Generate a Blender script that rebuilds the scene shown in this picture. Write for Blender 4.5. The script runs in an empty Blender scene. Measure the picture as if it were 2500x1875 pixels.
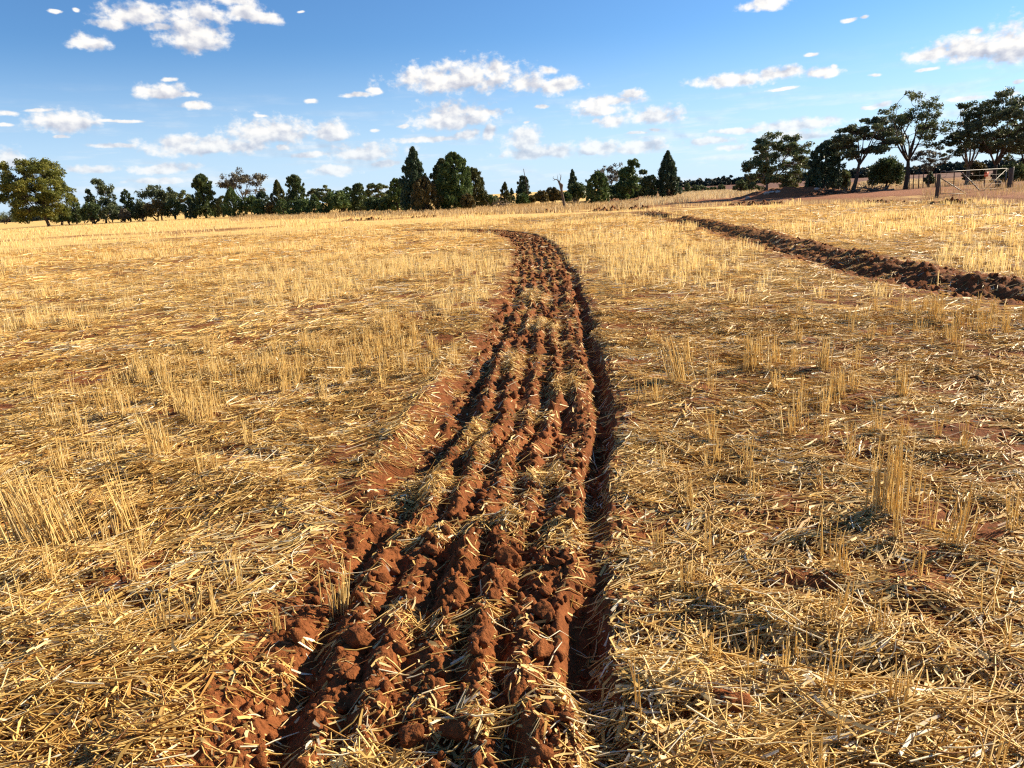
import bpy, math
import numpy as np
from mathutils import Vector, Matrix

rng = np.random.default_rng(20240)
C = bpy.context.scene.collection
SC = bpy.context.scene

# ------------------------------------------------------------------ camera, sky, sun, exposure
CAM_H = 1.6
PITCH = math.radians(14.9)
ROLL = math.radians(3.0)
FPX = 1750.0                      # focal length in pixels of the 2500 px wide photograph
SUN_AZ = math.radians(65.0)       # clockwise from +Y
SUN_EL = math.radians(25.0)

cam_d = bpy.data.cameras.new('camera')
cam_d.sensor_width = 36.0
cam_d.lens = 36.0 * FPX / 2500.0
cam_d.clip_start = 0.05
cam_d.clip_end = 9000.0
cam = bpy.data.objects.new('camera', cam_d)
C.objects.link(cam)
cam.matrix_world = (Matrix.Translation((0, 0, CAM_H)) @ Matrix.Rotation(math.pi / 2 - PITCH, 4, 'X')
                    @ Matrix.Rotation(-ROLL, 4, 'Z'))
SC.camera = cam

SC.view_settings.view_transform = 'Standard'
SC.view_settings.look = 'None'
SC.view_settings.exposure = 1.30
SC.view_settings.gamma = 1.0
SC.cycles.max_bounces = 5
SC.cycles.diffuse_bounces = 3
SC.cycles.glossy_bounces = 1
SC.cycles.transmission_bounces = 2
SC.cycles.transparent_max_bounces = 4
SC.cycles.use_denoising = False
SC.cycles.pixel_filter_type = 'BLACKMAN_HARRIS'
SC.cycles.filter_width = 1.25


def ray(px, py):
    """direction through a pixel of the 2500 x 1875 photograph"""
    u = (px - 1250) / FPX
    v = -(py - 937.5) / FPX
    uu = u * math.cos(ROLL) + v * math.sin(ROLL)
    vv = -u * math.sin(ROLL) + v * math.cos(ROLL)
    return np.array([uu, math.cos(PITCH) + vv * math.sin(PITCH), -math.sin(PITCH) + vv * math.cos(PITCH)])


def at_depth(px, py, Y):
    d = ray(px, py)
    t = Y / d[1]
    return d * t + np.array([0, 0, CAM_H])


def on_ground(px, py, z=0.0):
    d = ray(px, py)
    t = (z - CAM_H) / d[2]
    return d * t + np.array([0, 0, CAM_H])


# ------------------------------------------------------------------ node helpers
class NT:
    def __init__(self, tree):
        self.t = tree
        self.n = tree.nodes
        self.l = tree.links

    def node(self, typ, **kw):
        nd = self.n.new(typ)
        for k, v in kw.items():
            setattr(nd, k, v)
        return nd

    def put(self, sock, v):
        if v is None:
            return
        if isinstance(v, bpy.types.NodeSocket):
            self.l.new(v, sock)
        else:
            sock.default_value = v

    def math(self, op, a, b=None, c=None, clamp=False):
        nd = self.node('ShaderNodeMath', operation=op, use_clamp=clamp)
        self.put(nd.inputs[0], a)
        self.put(nd.inputs[1], b)
        self.put(nd.inputs[2], c)
        return nd.outputs[0]

    def vmath(self, op, a, b=None, c=None, out=0):
        nd = self.node('ShaderNodeVectorMath', operation=op)
        self.put(nd.inputs[0], a)
        self.put(nd.inputs[1], b)
        self.put(nd.inputs[2], c)
        return nd.outputs[out]

    def noise(self, vec, scale, detail=4, rough=0.55, dist=0.0, out='Fac'):
        nd = self.node('ShaderNodeTexNoise')
        self.put(nd.inputs['Vector'], vec)
        nd.inputs['Scale'].default_value = scale
        nd.inputs['Detail'].default_value = detail
        nd.inputs['Roughness'].default_value = rough
        nd.inputs['Distortion'].default_value = dist
        return nd.outputs[out]

    def mix(self, fac, a, b, blend='MIX'):
        nd = self.node('ShaderNodeMix', data_type='RGBA', blend_type=blend)
        self.put(nd.inputs[0], fac)
        self.put(nd.inputs[6], a)
        self.put(nd.inputs[7], b)
        return nd.outputs[2]

    def mixf(self, fac, a, b):
        nd = self.node('ShaderNodeMix', data_type='FLOAT')
        self.put(nd.inputs[0], fac)
        self.put(nd.inputs[2], a)
        self.put(nd.inputs[3], b)
        return nd.outputs[0]

    def ramp(self, fac, stops):
        nd = self.node('ShaderNodeValToRGB')
        el = nd.color_ramp.elements
        while len(el) < len(stops):
            el.new(0.5)
        for e, (p, c) in zip(el, stops):
            e.position = p
            e.color = (*c, 1) if len(c) == 3 else c
        self.put(nd.inputs[0], fac)
        return nd.outputs[0]

    def maprange(self, v, a, b, c=0.0, d=1.0, smooth=True):
        nd = self.node('ShaderNodeMapRange', interpolation_type='SMOOTHSTEP' if smooth else 'LINEAR')
        self.put(nd.inputs[0], v)
        for i, x in enumerate((a, b, c, d)):
            self.put(nd.inputs[i + 1], x)
        return nd.outputs[0]

    def attr(self, name, out='Fac'):
        nd = self.node('ShaderNodeAttribute', attribute_name=name)
        return nd.outputs[out]


def new_mat(name):
    m = bpy.data.materials.new(name)
    m.use_nodes = True
    nt = NT(m.node_tree)
    b = nt.n['Principled BSDF']
    b.inputs['Specular IOR Level'].default_value = 0.25
    b.inputs['Roughness'].default_value = 0.85
    return m, nt, b


# ------------------------------------------------------------------ world: sky with scattered cumulus
world = bpy.data.worlds.new('World')
SC.world = world
world.use_nodes = True
W = NT(world.node_tree)
sky = W.node('ShaderNodeTexSky', sky_type='NISHITA', sun_disc=False)
sky.sun_elevation = SUN_EL
sky.sun_rotation = SUN_AZ
sky.altitude = 200
sky.air_density = 1.0
sky.dust_density = 0.25
sky.ozone_density = 1.2

# cloud centres (x, y), half width, half height in photo pixels, solidity, 1 when the base is shaded
K7 = [(600, 58, 130, 36, 1, 1), (480, 100, 75, 19, .9, 0), (390, 178, 80, 32, 1, 1), (840, 150, 118, 64, 1.1, 1),
      (850, 48, 92, 38, 1, 1), (1060, 50, 85, 36, 1, 1), (1140, 75, 70, 20, .9, 0), (1000, 2, 100, 18, .9, 0),
      (690, 120, 50, 14, .7, 0),
      (700, 392, 85, 32, 1, 1), (800, 408, 45, 14, .9, 0), (718, 340, 30, 9, .8, 0), (845, 458, 62, 14, 1, 0),
      (275, 520, 132, 46, 1, 1), (515, 525, 115, 9, .5, 0), (30, 482, 45, 14, .6, 0), (170, 472, 75, 8, .5, 0),
      (8, 540, 26, 9, .8, 0), (1355, 432, 28, 10, .9, 0), (1540, 412, 62, 11, .8, 0), (1620, 396, 32, 14, .9, 0),
      (1970, 328, 245, 56, 1.1, 1), (2130, 300, 70, 34, .9, 0), (1960, 500, 175, 54, 1, 1), (2110, 490, 75, 24, .9, 0),
      (1170, 560, 190, 54, 1, 1), (1420, 565, 105, 38, 1, 1), (900, 628, 270, 42, .85, 1), (780, 612, 120, 26, .8, 0),
      (500, 632, 110, 12, .6, 0), (40, 678, 58, 36, .9, 1), (390, 732, 110, 20, .7, 0), (720, 732, 145, 24, .8, 0),
      (1580, 652, 180, 38, .8, 1), (1350, 668, 80, 14, .7, 0), (680, 785, 130, 14, .6, 0), (1440, 735, 110, 26, .7, 0),
      (1660, 708, 75, 18, .7, 0), (1225, 632, 26, 13, .8, 0), (1620, 557, 22, 7, .7, 0), (1740, 540, 30, 10, .7, 0),
      (1850, 600, 170, 16, .7, 0), (2020, 580, 60, 20, .8, 0), (255, 590, 30, 8, .5, 0), (230, 42, 22, 9, .4, 0),
      (320, 32, 16, 9, .5, 0), (1300, 48, 14, 6, .6, 0), (2110, 572, 40, 34, .6, 0), (1130, 498, 34, 8, .6, 0)]
K8 = [(60, 350, 80, 40, 1.1, 1), (215, 370, 85, 30, 1, 0), (157, 298, 40, 15, 1, 0), (512, 405, 55, 17, 1, 0),
      (420, 440, 140, 24, 1, 0), (620, 495, 112, 34, 1, 1), (435, 530, 62, 24, 1, 0), (385, 482, 108, 24, .9, 0),
      (360, 522, 18, 12, .8, 0), (970, 345, 185, 26, .9, 0), (1160, 322, 140, 26, .9, 0), (1310, 315, 85, 18, .9, 0),
      (1180, 382, 70, 8, .6, 0), (1830, 232, 120, 26, .9, 0), (2000, 205, 190, 50, 1, 1), (2170, 175, 130, 76, 1, 1),
      (1105, 8, 85, 26, 1, 0), (1460, 82, 34, 10, .7, 0), (1524, 70, 13, 9, .8, 0), (1290, 237, 32, 9, .8, 0),
      (2005, 132, 30, 16, .8, 0), (1780, 298, 50, 8, .7, 0), (1395, 287, 18, 8, .8, 0), (1573, 322, 28, 8, .7, 0),
      (1545, 462, 38, 9, .7, 0), (1600, 448, 40, 14, .8, 0), (1000, 562, 150, 14, .7, 0), (1180, 545, 160, 26, .85, 0),
      (1350, 525, 110, 20, .85, 0), (1250, 575, 160, 26, .5, 1), (850, 612, 140, 22, .7, 0), (560, 630, 120, 34, .8, 1),
      (370, 635, 120, 36, .8, 1), (50, 590, 85, 52, .9, 1), (130, 652, 200, 36, .7, 1), (1940, 432, 90, 13, .8, 0),
      (2178, 350, 20, 11, .8, 0), (2160, 402, 45, 12, .8, 0), (2195, 437, 40, 11, .8, 0), (540, 577, 65, 9, .5, 0),
      (620, 560, 36, 8, .5, 0), (130, 455, 46, 10, .5, 0), (60, 525, 20, 7, .5, 0), (940, 635, 90, 18, .5, 0)]
clouds = [(x * .5651, y * .5651, a * .5651, b * .5651, k, s) for x, y, a, b, k, s in K7]
clouds += [(1250 + x * .5651, y * .5651, a * .5651, b * .5651, k, s) for x, y, a, b, k, s in K8]

gen = W.node('ShaderNodeTexCoord').outputs['Generated']
sep = W.node('ShaderNodeSeparateXYZ')
W.l.new(gen, sep.inputs[0])
az = W.math('ARCTAN2', sep.outputs[0], sep.outputs[1])
el = W.math('ARCSINE', sep.outputs[2])
comb = W.node('ShaderNodeCombineXYZ')
W.l.new(az, comb.inputs[0])
W.l.new(el, comb.inputs[1])
p0 = comb.outputs[0]
pst = W.vmath('MULTIPLY', p0, (1.0, 1.35, 1.0))
nbig = W.noise(pst, 19, 3, .5, out='Color')
nfine = W.noise(pst, 40, 5, .5)
nfine_up = W.noise(W.vmath('ADD', pst, (0.006, 0.0075, 0)), 40, 4, .5)
warp = W.vmath('MULTIPLY', W.vmath('SUBTRACT', nbig, (.5, .5, .5)), (.022, .012, 0))
p = W.vmath('ADD', p0, warp)
field = None
base = None
for cx, cy, a, b, k, s in clouds:
    d = ray(cx, cy)
    d = d / np.linalg.norm(d)
    ca, ce = math.atan2(d[0], d[1]), math.asin(d[2])
    r = math.hypot(1, math.tan(ca))
    ra, rb = a / FPX / r * 1.16, b / FPX * math.cos(ca) * 1.16
    kk = 1.0 / (0.62 + 0.38 * k)
    if s:
        ce -= .30 * rb
        rb *= 1.25
    v = W.vmath('MULTIPLY_ADD', p, (kk / ra, kk / rb, 0), (-ca * kk / ra, -ce * kk / rb, 0))
    vf = W.vmath('MAXIMUM', v, W.vmath('MULTIPLY', v, (-1.0, -1.9, 0))) if s else v
    ln = W.vmath('LENGTH', vf, out=1)
    field = ln if field is None else W.math('SMOOTH_MIN', field, ln, 0.18)
    if s:
        v2 = W.vmath('ADD', v, (-.18, .62, 0))
        l2 = W.vmath('LENGTH', v2, out=1)
        base = l2 if base is None else W.math('MINIMUM', base, l2)
inside = W.math('SUBTRACT', 1.0, field)
nf = W.math('SUBTRACT', nfine, .5)
dens = W.math('MULTIPLY_ADD', nf, 1.6, inside)
edge_n = W.math('SUBTRACT', W.noise(pst, 120, 4, .55), .5)
dens = W.math('MULTIPLY_ADD', edge_n, .95, dens)
dens = W.math('ADD', dens, .06)
alpha = W.maprange(dens, -.08, .62)
# low on the horizon the clouds melt into pale bands
bands = W.noise(W.vmath('MULTIPLY', p0, (5, 40, 1)), 1.3, 5, .6)
band_a = W.math('MULTIPLY', W.maprange(bands, .46, .72), W.math('MULTIPLY', W.maprange(el, .16, .05), .5))
fade = W.maprange(el, .0, .14, .6, .98)
alpha = W.math('MULTIPLY', alpha, fade)
alpha = W.math('MAXIMUM', alpha, band_a)
relief = W.math('MULTIPLY_ADD', W.math('SUBTRACT', nfine, nfine_up), 2.6, .78)
basegrey = W.maprange(base, 1.02, .3)
lit = W.math('SUBTRACT', relief, W.math('MULTIPLY', basegrey, .42), clamp=True)
c_cloud = W.ramp(lit, [(0, (.50, .53, .63)), (.4, (.70, .71, .77)), (.75, (.95, .93, .91)), (1, (1.06, 1.02, .97))])
skyc = W.mix(1.0, sky.outputs[0], (.52, .84, 1.22, 1), 'MULTIPLY')
skyc = W.mix(W.maprange(el, .20, .0, 0, .70), skyc, (5.9, 7.4, 9.5, 1))
cloudc = W.vmath('SCALE', c_cloud)
W.n[cloudc.node.name].inputs['Scale'].default_value = 8.4
mixed = W.mix(alpha, skyc, cloudc)
bg = W.n['Background']
bg.inputs['Strength'].default_value = 0.05
W.l.new(mixed, bg.inputs['Color'])
world.cycles.sampling_method = 'MANUAL'
world.cycles.sample_map_resolution = 512

sun_d = bpy.data.lights.new('sun', 'SUN')
sun_d.energy = 5.0
sun_d.angle = math.radians(0.53)
sun_d.color = (1.0, 0.86, 0.64)
sun = bpy.data.objects.new('sun', sun_d)
C.objects.link(sun)
SUN_DIR = Vector((math.sin(SUN_AZ) * math.cos(SUN_EL), math.cos(SUN_AZ) * math.cos(SUN_EL), math.sin(SUN_EL)))
sun.rotation_euler = SUN_DIR.to_track_quat('Z', 'Y').to_euler()
sun.location = (30, 10, 30)


# ------------------------------------------------------------------ numpy noise
_perm = rng.permutation(4096).astype(np.int64)


def _h(ix, iy, seed):
    return _perm[(_perm[(ix + seed * 131) & 4095] + iy) & 4095]


def perlin(x, y, seed=0):
    x = np.asarray(x, float)
    y = np.asarray(y, float)
    x0 = np.floor(x).astype(np.int64)
    y0 = np.floor(y).astype(np.int64)
    fx, fy = x - x0, y - y0
    u = fx * fx * fx * (fx * (fx * 6 - 15) + 10)
    v = fy * fy * fy * (fy * (fy * 6 - 15) + 10)

    def g(ix, iy, dx, dy):
        a = _h(ix, iy, seed) * (2 * math.pi / 4096)
        return np.cos(a) * dx + np.sin(a) * dy
    a = g(x0, y0, fx, fy)
    b = g(x0 + 1, y0, fx - 1, fy)
    c = g(x0, y0 + 1, fx, fy - 1)
    d = g(x0 + 1, y0 + 1, fx - 1, fy - 1)
    return (a + (b - a) * u + ((c + (d - c) * u) - (a + (b - a) * u)) * v) * 1.4


def fbm(x, y, f, octv=3, seed=0, gain=.5):
    s = 0.0
    a = 1.0
    for i in range(octv):
        s = s + a * perlin(x * f + 17.3 * i, y * f - 9.1 * i, seed + i)
        a *= gain
        f *= 2.03
    return s


def lumps(x, y, f, seed=0):
    """rounded lumps of random size packed on a jittered grid: earth clods"""
    X, Y = x * f, y * f
    ix, iy = np.floor(X).astype(np.int64), np.floor(Y).astype(np.int64)
    best = np.zeros_like(X)
    for dx in (-1, 0, 1):
        for dy in (-1, 0, 1):
            cx, cy = ix + dx, iy + dy
            h1 = _h(cx, cy, seed) / 4096.0
            h2 = _h(cx, cy, seed + 7) / 4096.0
            h3 = _h(cx, cy, seed + 13) / 4096.0
            R = .3 + .65 * h3
            ex, ey = X - cx - h1, Y - cy - h2
            an = h3 * 40.0
            # broken block: a tilted top with steep sides, stretched one way
            px, py = ex * np.cos(an) + ey * np.sin(an), (ey * np.cos(an) - ex * np.sin(an)) * (1 + .7 * h1)
            d1 = np.maximum(np.abs(px) * .9 + np.abs(py) * .25, np.sqrt(px * px + py * py)) / R
            body = np.clip(1.9 * (1 - d1), 0, 1)
            top = R * (.75 + .9 * (h2 - .5) * px / R + .8 * (h1 - .5) * py / R)
            best = np.maximum(best, body * np.clip(top, .1, 2))
    return best


def sstep(a, b, x):
    t = np.clip((x - a) / (b - a), 0, 1)
    return t * t * (3 - 2 * t)


# ------------------------------------------------------------------ layout of the worked strips
EDGE = np.array([on_ground(*p_)[:2] for p_ in ((-260, 552), (0, 541), (300, 540), (560, 539), (1000, 529), (1400, 521), (1640, 506), (1800, 501), (2000, 497), (2290, 493), (2420, 497), (2700, 511))])
EDGE_A, EDGE_R = np.arctan2(EDGE[:, 0], EDGE[:, 1]), np.hypot(EDGE[:, 0], EDGE[:, 1])


def in_field(x, y):
    return np.hypot(x, y) < np.interp(np.arctan2(x, y), EDGE_A, EDGE_R)


def smooth_path(pts, n=14):
    P = np.array(pts, float)
    P = np.vstack([2 * P[0] - P[1], P, 2 * P[-1] - P[-2]])
    out = []
    for i in range(1, len(P) - 2):
        for t in np.linspace(0, 1, n, endpoint=False):
            a, b, c, d = P[i - 1], P[i], P[i + 1], P[i + 2]
            out.append(.5 * (2 * b + (c - a) * t + (2 * a - 5 * b + 4 * c - d) * t * t + (3 * b - a - 3 * c + d) * t ** 3))
    out.append(P[-2])
    return np.array(out)


STRIP = smooth_path([(-.35, -1.5), (-.34, .4), (-.34, 1.8), (-.3, 2.8), (-.16, 3.5), (-.01, 4.4), (.1, 5.2), (.24, 7), (.42, 9),
                     (.56, 11.4), (.7, 13.6), (.82, 18), (.9, 24), (.55, 28.6), (-.2, 31.5), (-1.2, 33.8), (-2.7, 35.8),
                     (-4.8, 37.6), (-7.5, 39)], 8)
ROW2 = smooth_path([(9.5, 4.0), (7.9, 6.6), (7.0, 8.5), (6.55, 9.9), (6.45, 11.2), (6.6, 13.2), (6.85, 16.8), (7.25, 20.8),
                    (7.8, 26), (8.1, 32), (8.5, 39), (8.3, 45)], 8)
ROW3 = smooth_path([(-14, 60.5), (-4.3, 58.7), (1, 58), (5, 53.5), (9.5, 51), (15.5, 49.6), (18.6, 46), (20.6, 41), (21.5, 36.7),
                    (21.6, 33), (22.6, 31.2), (27, 29.5)], 8)


def path_coords(path, x, y):
    """signed side distance (+ right of the direction of travel) and run length along a path"""
    x = np.asarray(x)
    best = np.full(x.shape, 1e9)
    s = np.zeros(x.shape)
    t = np.zeros(x.shape)
    run = 0.0
    for a, b in zip(path[:-1], path[1:]):
        d = b - a
        L = math.hypot(*d)
        u = np.clip(((x - a[0]) * d[0] + (y - a[1]) * d[1]) / (L * L), 0, 1)
        ex, ey = x - a[0] - u * d[0], y - a[1] - u * d[1]
        q = ex * ex + ey * ey
        m = q < best
        best = np.where(m, q, best)
        sg = np.sign(ex * d[1] - ey * d[0])
        s = np.where(m, sg * np.sqrt(q), s)
        t = np.where(m, run + u * L, t)
        run += L
    return s, t


def near_box(path, x, y, pad):
    return (x > path[:, 0].min() - pad) & (x < path[:, 0].max() + pad) & (y > path[:, 1].min() - pad) & (y < path[:, 1].max() + pad)


SCUFFS = [(1960, 1280, .35, .12), (2090, 1360, .30, .10), (1810, 1580, .22, .09), (1600, 1570, .12, .10), (1940, 1440, .30, .07), (2230, 1500, .3, .07),
          (1580, 1290, .14, .22), (1880, 1180, .3, .1), (2300, 1130, .5, .14), (1700, 1130, .3, .1), (560, 1690, .24, .08), (690, 1650, .15, .12),
          (560, 1110, .35, .12), (840, 1240, .22, .2), (980, 1160, .16, .18), (330, 1470, .25, .05), (1680, 800, .5, .8), (2050, 1000, .4, .1),
          (250, 1000, .5, .12), (1030, 780, .5, .3), (2200, 1650, .3, .05), (1650, 1750, .14, .05)]


def terrain(x, y):
    z = .62 * np.exp(-(((x - 40) / 13) ** 2 + ((y - 47) / 16) ** 2))
    r = np.hypot(x, y)
    z = z + .12 * perlin(x * .03, y * .03, 3) * sstep(12, 60, r) * sstep(900, 200, r)
    return z


def ground_height(x, y):
    """height, bare soil (0..1), worked soil (0..1)"""
    x = np.asarray(x, float)
    y = np.asarray(y, float)
    r = np.hypot(x, y)
    z = terrain(x, y)
    near = sstep(70, 25, r)
    z = z + near * (.022 * perlin(x * 1.1, y * 1.1, 11) + .026 * perlin(x * 3.1, y * 3.1, 12))
    fine = r < 22
    zf = np.zeros_like(z)
    xf, yf = x[fine], y[fine]
    zf[fine] = .008 * perlin(xf * 9, yf * 9, 13) + .004 * perlin(xf * 22, yf * 22, 14) + .010 * np.clip(perlin(xf * 5, yf * 5, 15), 0, 1)
    z = z + zf
    bare = np.zeros_like(z)
    work = np.zeros_like(z)
    # main strip
    m = near_box(STRIP, x, y, 1.6)
    xs, ys = x[m], y[m]
    s, t = path_coords(STRIP, xs, ys)
    s = s + .05 * perlin(t * 1.3, s * .5, 21) + .03 * perlin(t * 4, s * 2, 22)
    win = sstep(.86, .60, np.abs(s + .03))
    end = sstep(0, 4, 43.5 - t)
    deepr = np.where(t < 17, 1.0, .75) * (.5 + .5 * sstep(2.7, 3.6, t))
    sf = s - .56 + .035 * perlin(t * 1.9, t * 0 + 8.1, 30)
    furrow = -(.135 * deepr) * np.exp(-(sf / (.066 + .02 * perlin(t * 1.1, t * 0 + 2.2, 43))) ** 4) * np.clip(.85 + .9 * perlin(t * 1.2, t * 0 + 3.3, 23), .25, 1.2)
    lip = .010 * np.exp(-((s - .76) / .07) ** 2)
    bank_t = sstep(5.2, 6.0, t) * sstep(9.0, 7.4, t)
    bank = -(.03 + .05 * bank_t) * sstep(-.84 + .02, -.60, s) * sstep(-.32, -.52, s) + .03 * np.exp(-((s + .86) / .07) ** 2) * bank_t
    mid = sstep(-.62, -.5, s) * sstep(.47, .38, s)
    amp = np.clip(.8 + .8 * perlin(t * .75, s * 2.6, 24), .1, 1.45)
    ph = 2 * math.pi * (s - .02 * np.sin(t * 1.1) + .035 * perlin(t * 1.1, s * 2.5, 44)) / .185
    ridge = mid * (-.04 + .075 * amp * (.5 + .5 * np.cos(ph)) ** .7 - .03)
    wx, wy = xs + .018 * perlin(xs * 17, ys * 17, 27), ys + .018 * perlin(xs * 17, ys * 17, 28)
    cl = lumps(wx, wy, 7.5, 1) * .034 + lumps(wx, wy, 16, 2) * .027 + lumps(wx, wy, 34, 3) * .017 + lumps(xs, ys, 70, 4) * .010 * (np.hypot(xs, ys) < 7)
    cl = cl * np.clip(.7 + .8 * perlin(xs * 2.3, ys * 2.3, 25), .25, 1.4) + .007 * np.abs(perlin(xs * 30, ys * 30, 29)) + .004 * perlin(xs * 75, ys * 75, 45)
    clw = win * np.where((s > .43) & (s < .7), .35, 1.0) * (1 - .75 * bank_t * (s < -.6))
    zz = (win * ridge + furrow * sstep(1.2, 1.0, np.abs(s)) + lip + bank + cl * clw * 1.05 - .012 * win) * end
    z[m] += zz
    w = win * end
    work[m] = np.maximum(work[m], w)
    bare[m] = np.maximum(bare[m], w * .9)
    bare[m] = np.maximum(bare[m], bank_t * .55 * sstep(-.88, -.8, s) * sstep(-.3, -.5, s) * end)
    # loose soil thrown out beside the strip
    thrown = end * sstep(2.0, .7, np.abs(s)) * sstep(-.1, .4, perlin(xs * 1.6, ys * 1.6, 26)) * .8
    bare[m] = np.maximum(bare[m], thrown)
    # second strip: raised ragged clods
    m = near_box(ROW2, x, y, 2)
    xs, ys = x[m], y[m]
    s, t = path_coords(ROW2, xs, ys)
    s = s + .16 * perlin(t * .7, s * .3, 31) + .07 * perlin(t * 2.5, s, 32)
    win = sstep(.95, .68, np.abs(s)) * sstep(46, 40, t) * np.maximum(sstep(26, 18, t), sstep(-.55, -.2, perlin(t * .35, t * 0, 33)))
    wx, wy = xs + .05 * perlin(xs * 7, ys * 7, 36), ys + .05 * perlin(xs * 7, ys * 7, 37)
    cl = lumps(wx, wy, 4.2, 5) * .075 + lumps(wx, wy, 9, 6) * .075 + lumps(xs, ys, 19, 7) * .045
    prof = .085 * np.exp(-((s - .5) / .28) ** 2) - .14 * np.exp(-((s + .25) / .36) ** 2)
    z[m] += win * (prof + cl * np.clip(.85 + .6 * perlin(t * .8, s * 1.1, 34), .25, 1.4) - .05)
    work[m] = np.maximum(work[m], win)
    bare[m] = np.maximum(bare[m], win)
    bare[m] = np.maximum(bare[m], .85 * sstep(1.9, .6, np.abs(s)) * sstep(46, 40, t) * sstep(-.3, .4, perlin(xs * 1.3, ys * 1.3, 35)))
    # third, broken line of clods in front of the track
    m = near_box(ROW3, x, y, 3)
    xs, ys = x[m], y[m]
    s, t = path_coords(ROW3, xs, ys)
    brk = sstep(-.05, .25, perlin(t * .22 + 5, t * 0, 41))
    win = sstep(.8, .3, np.abs(s + .2 * perlin(t * .6, s * .2, 42))) * brk
    cl = lumps(xs, ys, 2.6, 8) * .3 + lumps(xs, ys, 6, 9) * .1
    z[m] += win * cl
    work[m] = np.maximum(work[m], win)
    bare[m] = np.maximum(bare[m], np.maximum(win, .5 * sstep(2, .5, np.abs(s))))
    # bare scuffed soil in the open field
    patch = sstep(.16, .55, perlin(x * .42, y * .75, 51) + .5 * perlin(x * 1.5, y * 2.3, 52)) * .85
    drill = .0
    bare = np.maximum(bare, patch * sstep(60, 20, r))
    for qx, qy, sx, sy in SCUFFS:
        g_ = on_ground(qx, qy)
        m = (np.abs(x - g_[0]) < 2.5 * sx) & (np.abs(y - g_[1]) < 2.5 * sy + .3)
        e = ((x[m] - g_[0]) / sx) ** 2 + ((y[m] - g_[1] + .25 * (x[m] - g_[0])) / sy) ** 2
        k = np.clip(1.25 * np.exp(-e) * (1 + .8 * perlin(x[m] * 4, y[m] * 6, 56)), 0, 1)
        bare[m] = np.maximum(bare[m], k)
        z[m] -= .03 * k
    far_brown = sstep(.1, .5, perlin(x * .07, y * .11, 53) + .3 * perlin(x * .3, y * .5, 54)) * .5 * sstep(110, 60, r)
    bare = np.maximum(bare, far_brown)
    beyond = (np.arctan2(x, y) > .14) & (np.arctan2(x, y) < .9) & (r > 30) & ~in_field(x, y)
    bare = np.where(beyond, np.maximum(bare, .75 + .5 * perlin(x * .12, y * .12, 55)), bare)
    return z, bare, work


# ------------------------------------------------------------------ mesh helpers
def mesh_obj(name, verts, faces, mat, parent=None, attrs=None, smooth=False, corners=None):
    """verts (n,3), faces (m,k) with one k for all; attrs {name: per-vertex floats}"""
    verts = np.asarray(verts, np.float32)
    faces = np.asarray(faces, np.int32)
    me = bpy.data.meshes.new(name)
    n, (m, k) = len(verts), faces.shape
    me.vertices.add(n)
    me.vertices.foreach_set('co', verts.ravel())
    me.loops.add(m * k)
    me.loops.foreach_set('vertex_index', faces.ravel())
    me.polygons.add(m)
    me.polygons.foreach_set('loop_start', np.arange(0, m * k, k, dtype=np.int32))
    if smooth:
        me.polygons.foreach_set('use_smooth', np.ones(m, bool))
    for an, av in (attrs or {}).items():
        at = me.attributes.new(an, 'FLOAT', 'POINT')
        at.data.foreach_set('value', np.asarray(av, np.float32))
    me.update(calc_edges=True)
    me.validate()
    me.materials.append(mat)
    o = bpy.data.objects.new(name, me)
    C.objects.link(o)
    if parent is not None:
        o.parent = parent
    return o


def tag(o, label=None, cat=None, group=None, kind=None):
    if label:
        o['label'] = label
    if cat:
        o['category'] = cat
    if group:
        o['group'] = group
    if kind:
        o['kind'] = kind
    return o


def empty(name, loc):
    o = bpy.data.objects.new(name, None)
    o.empty_display_size = .2
    o.location = loc
    C.objects.link(o)
    return o


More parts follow.
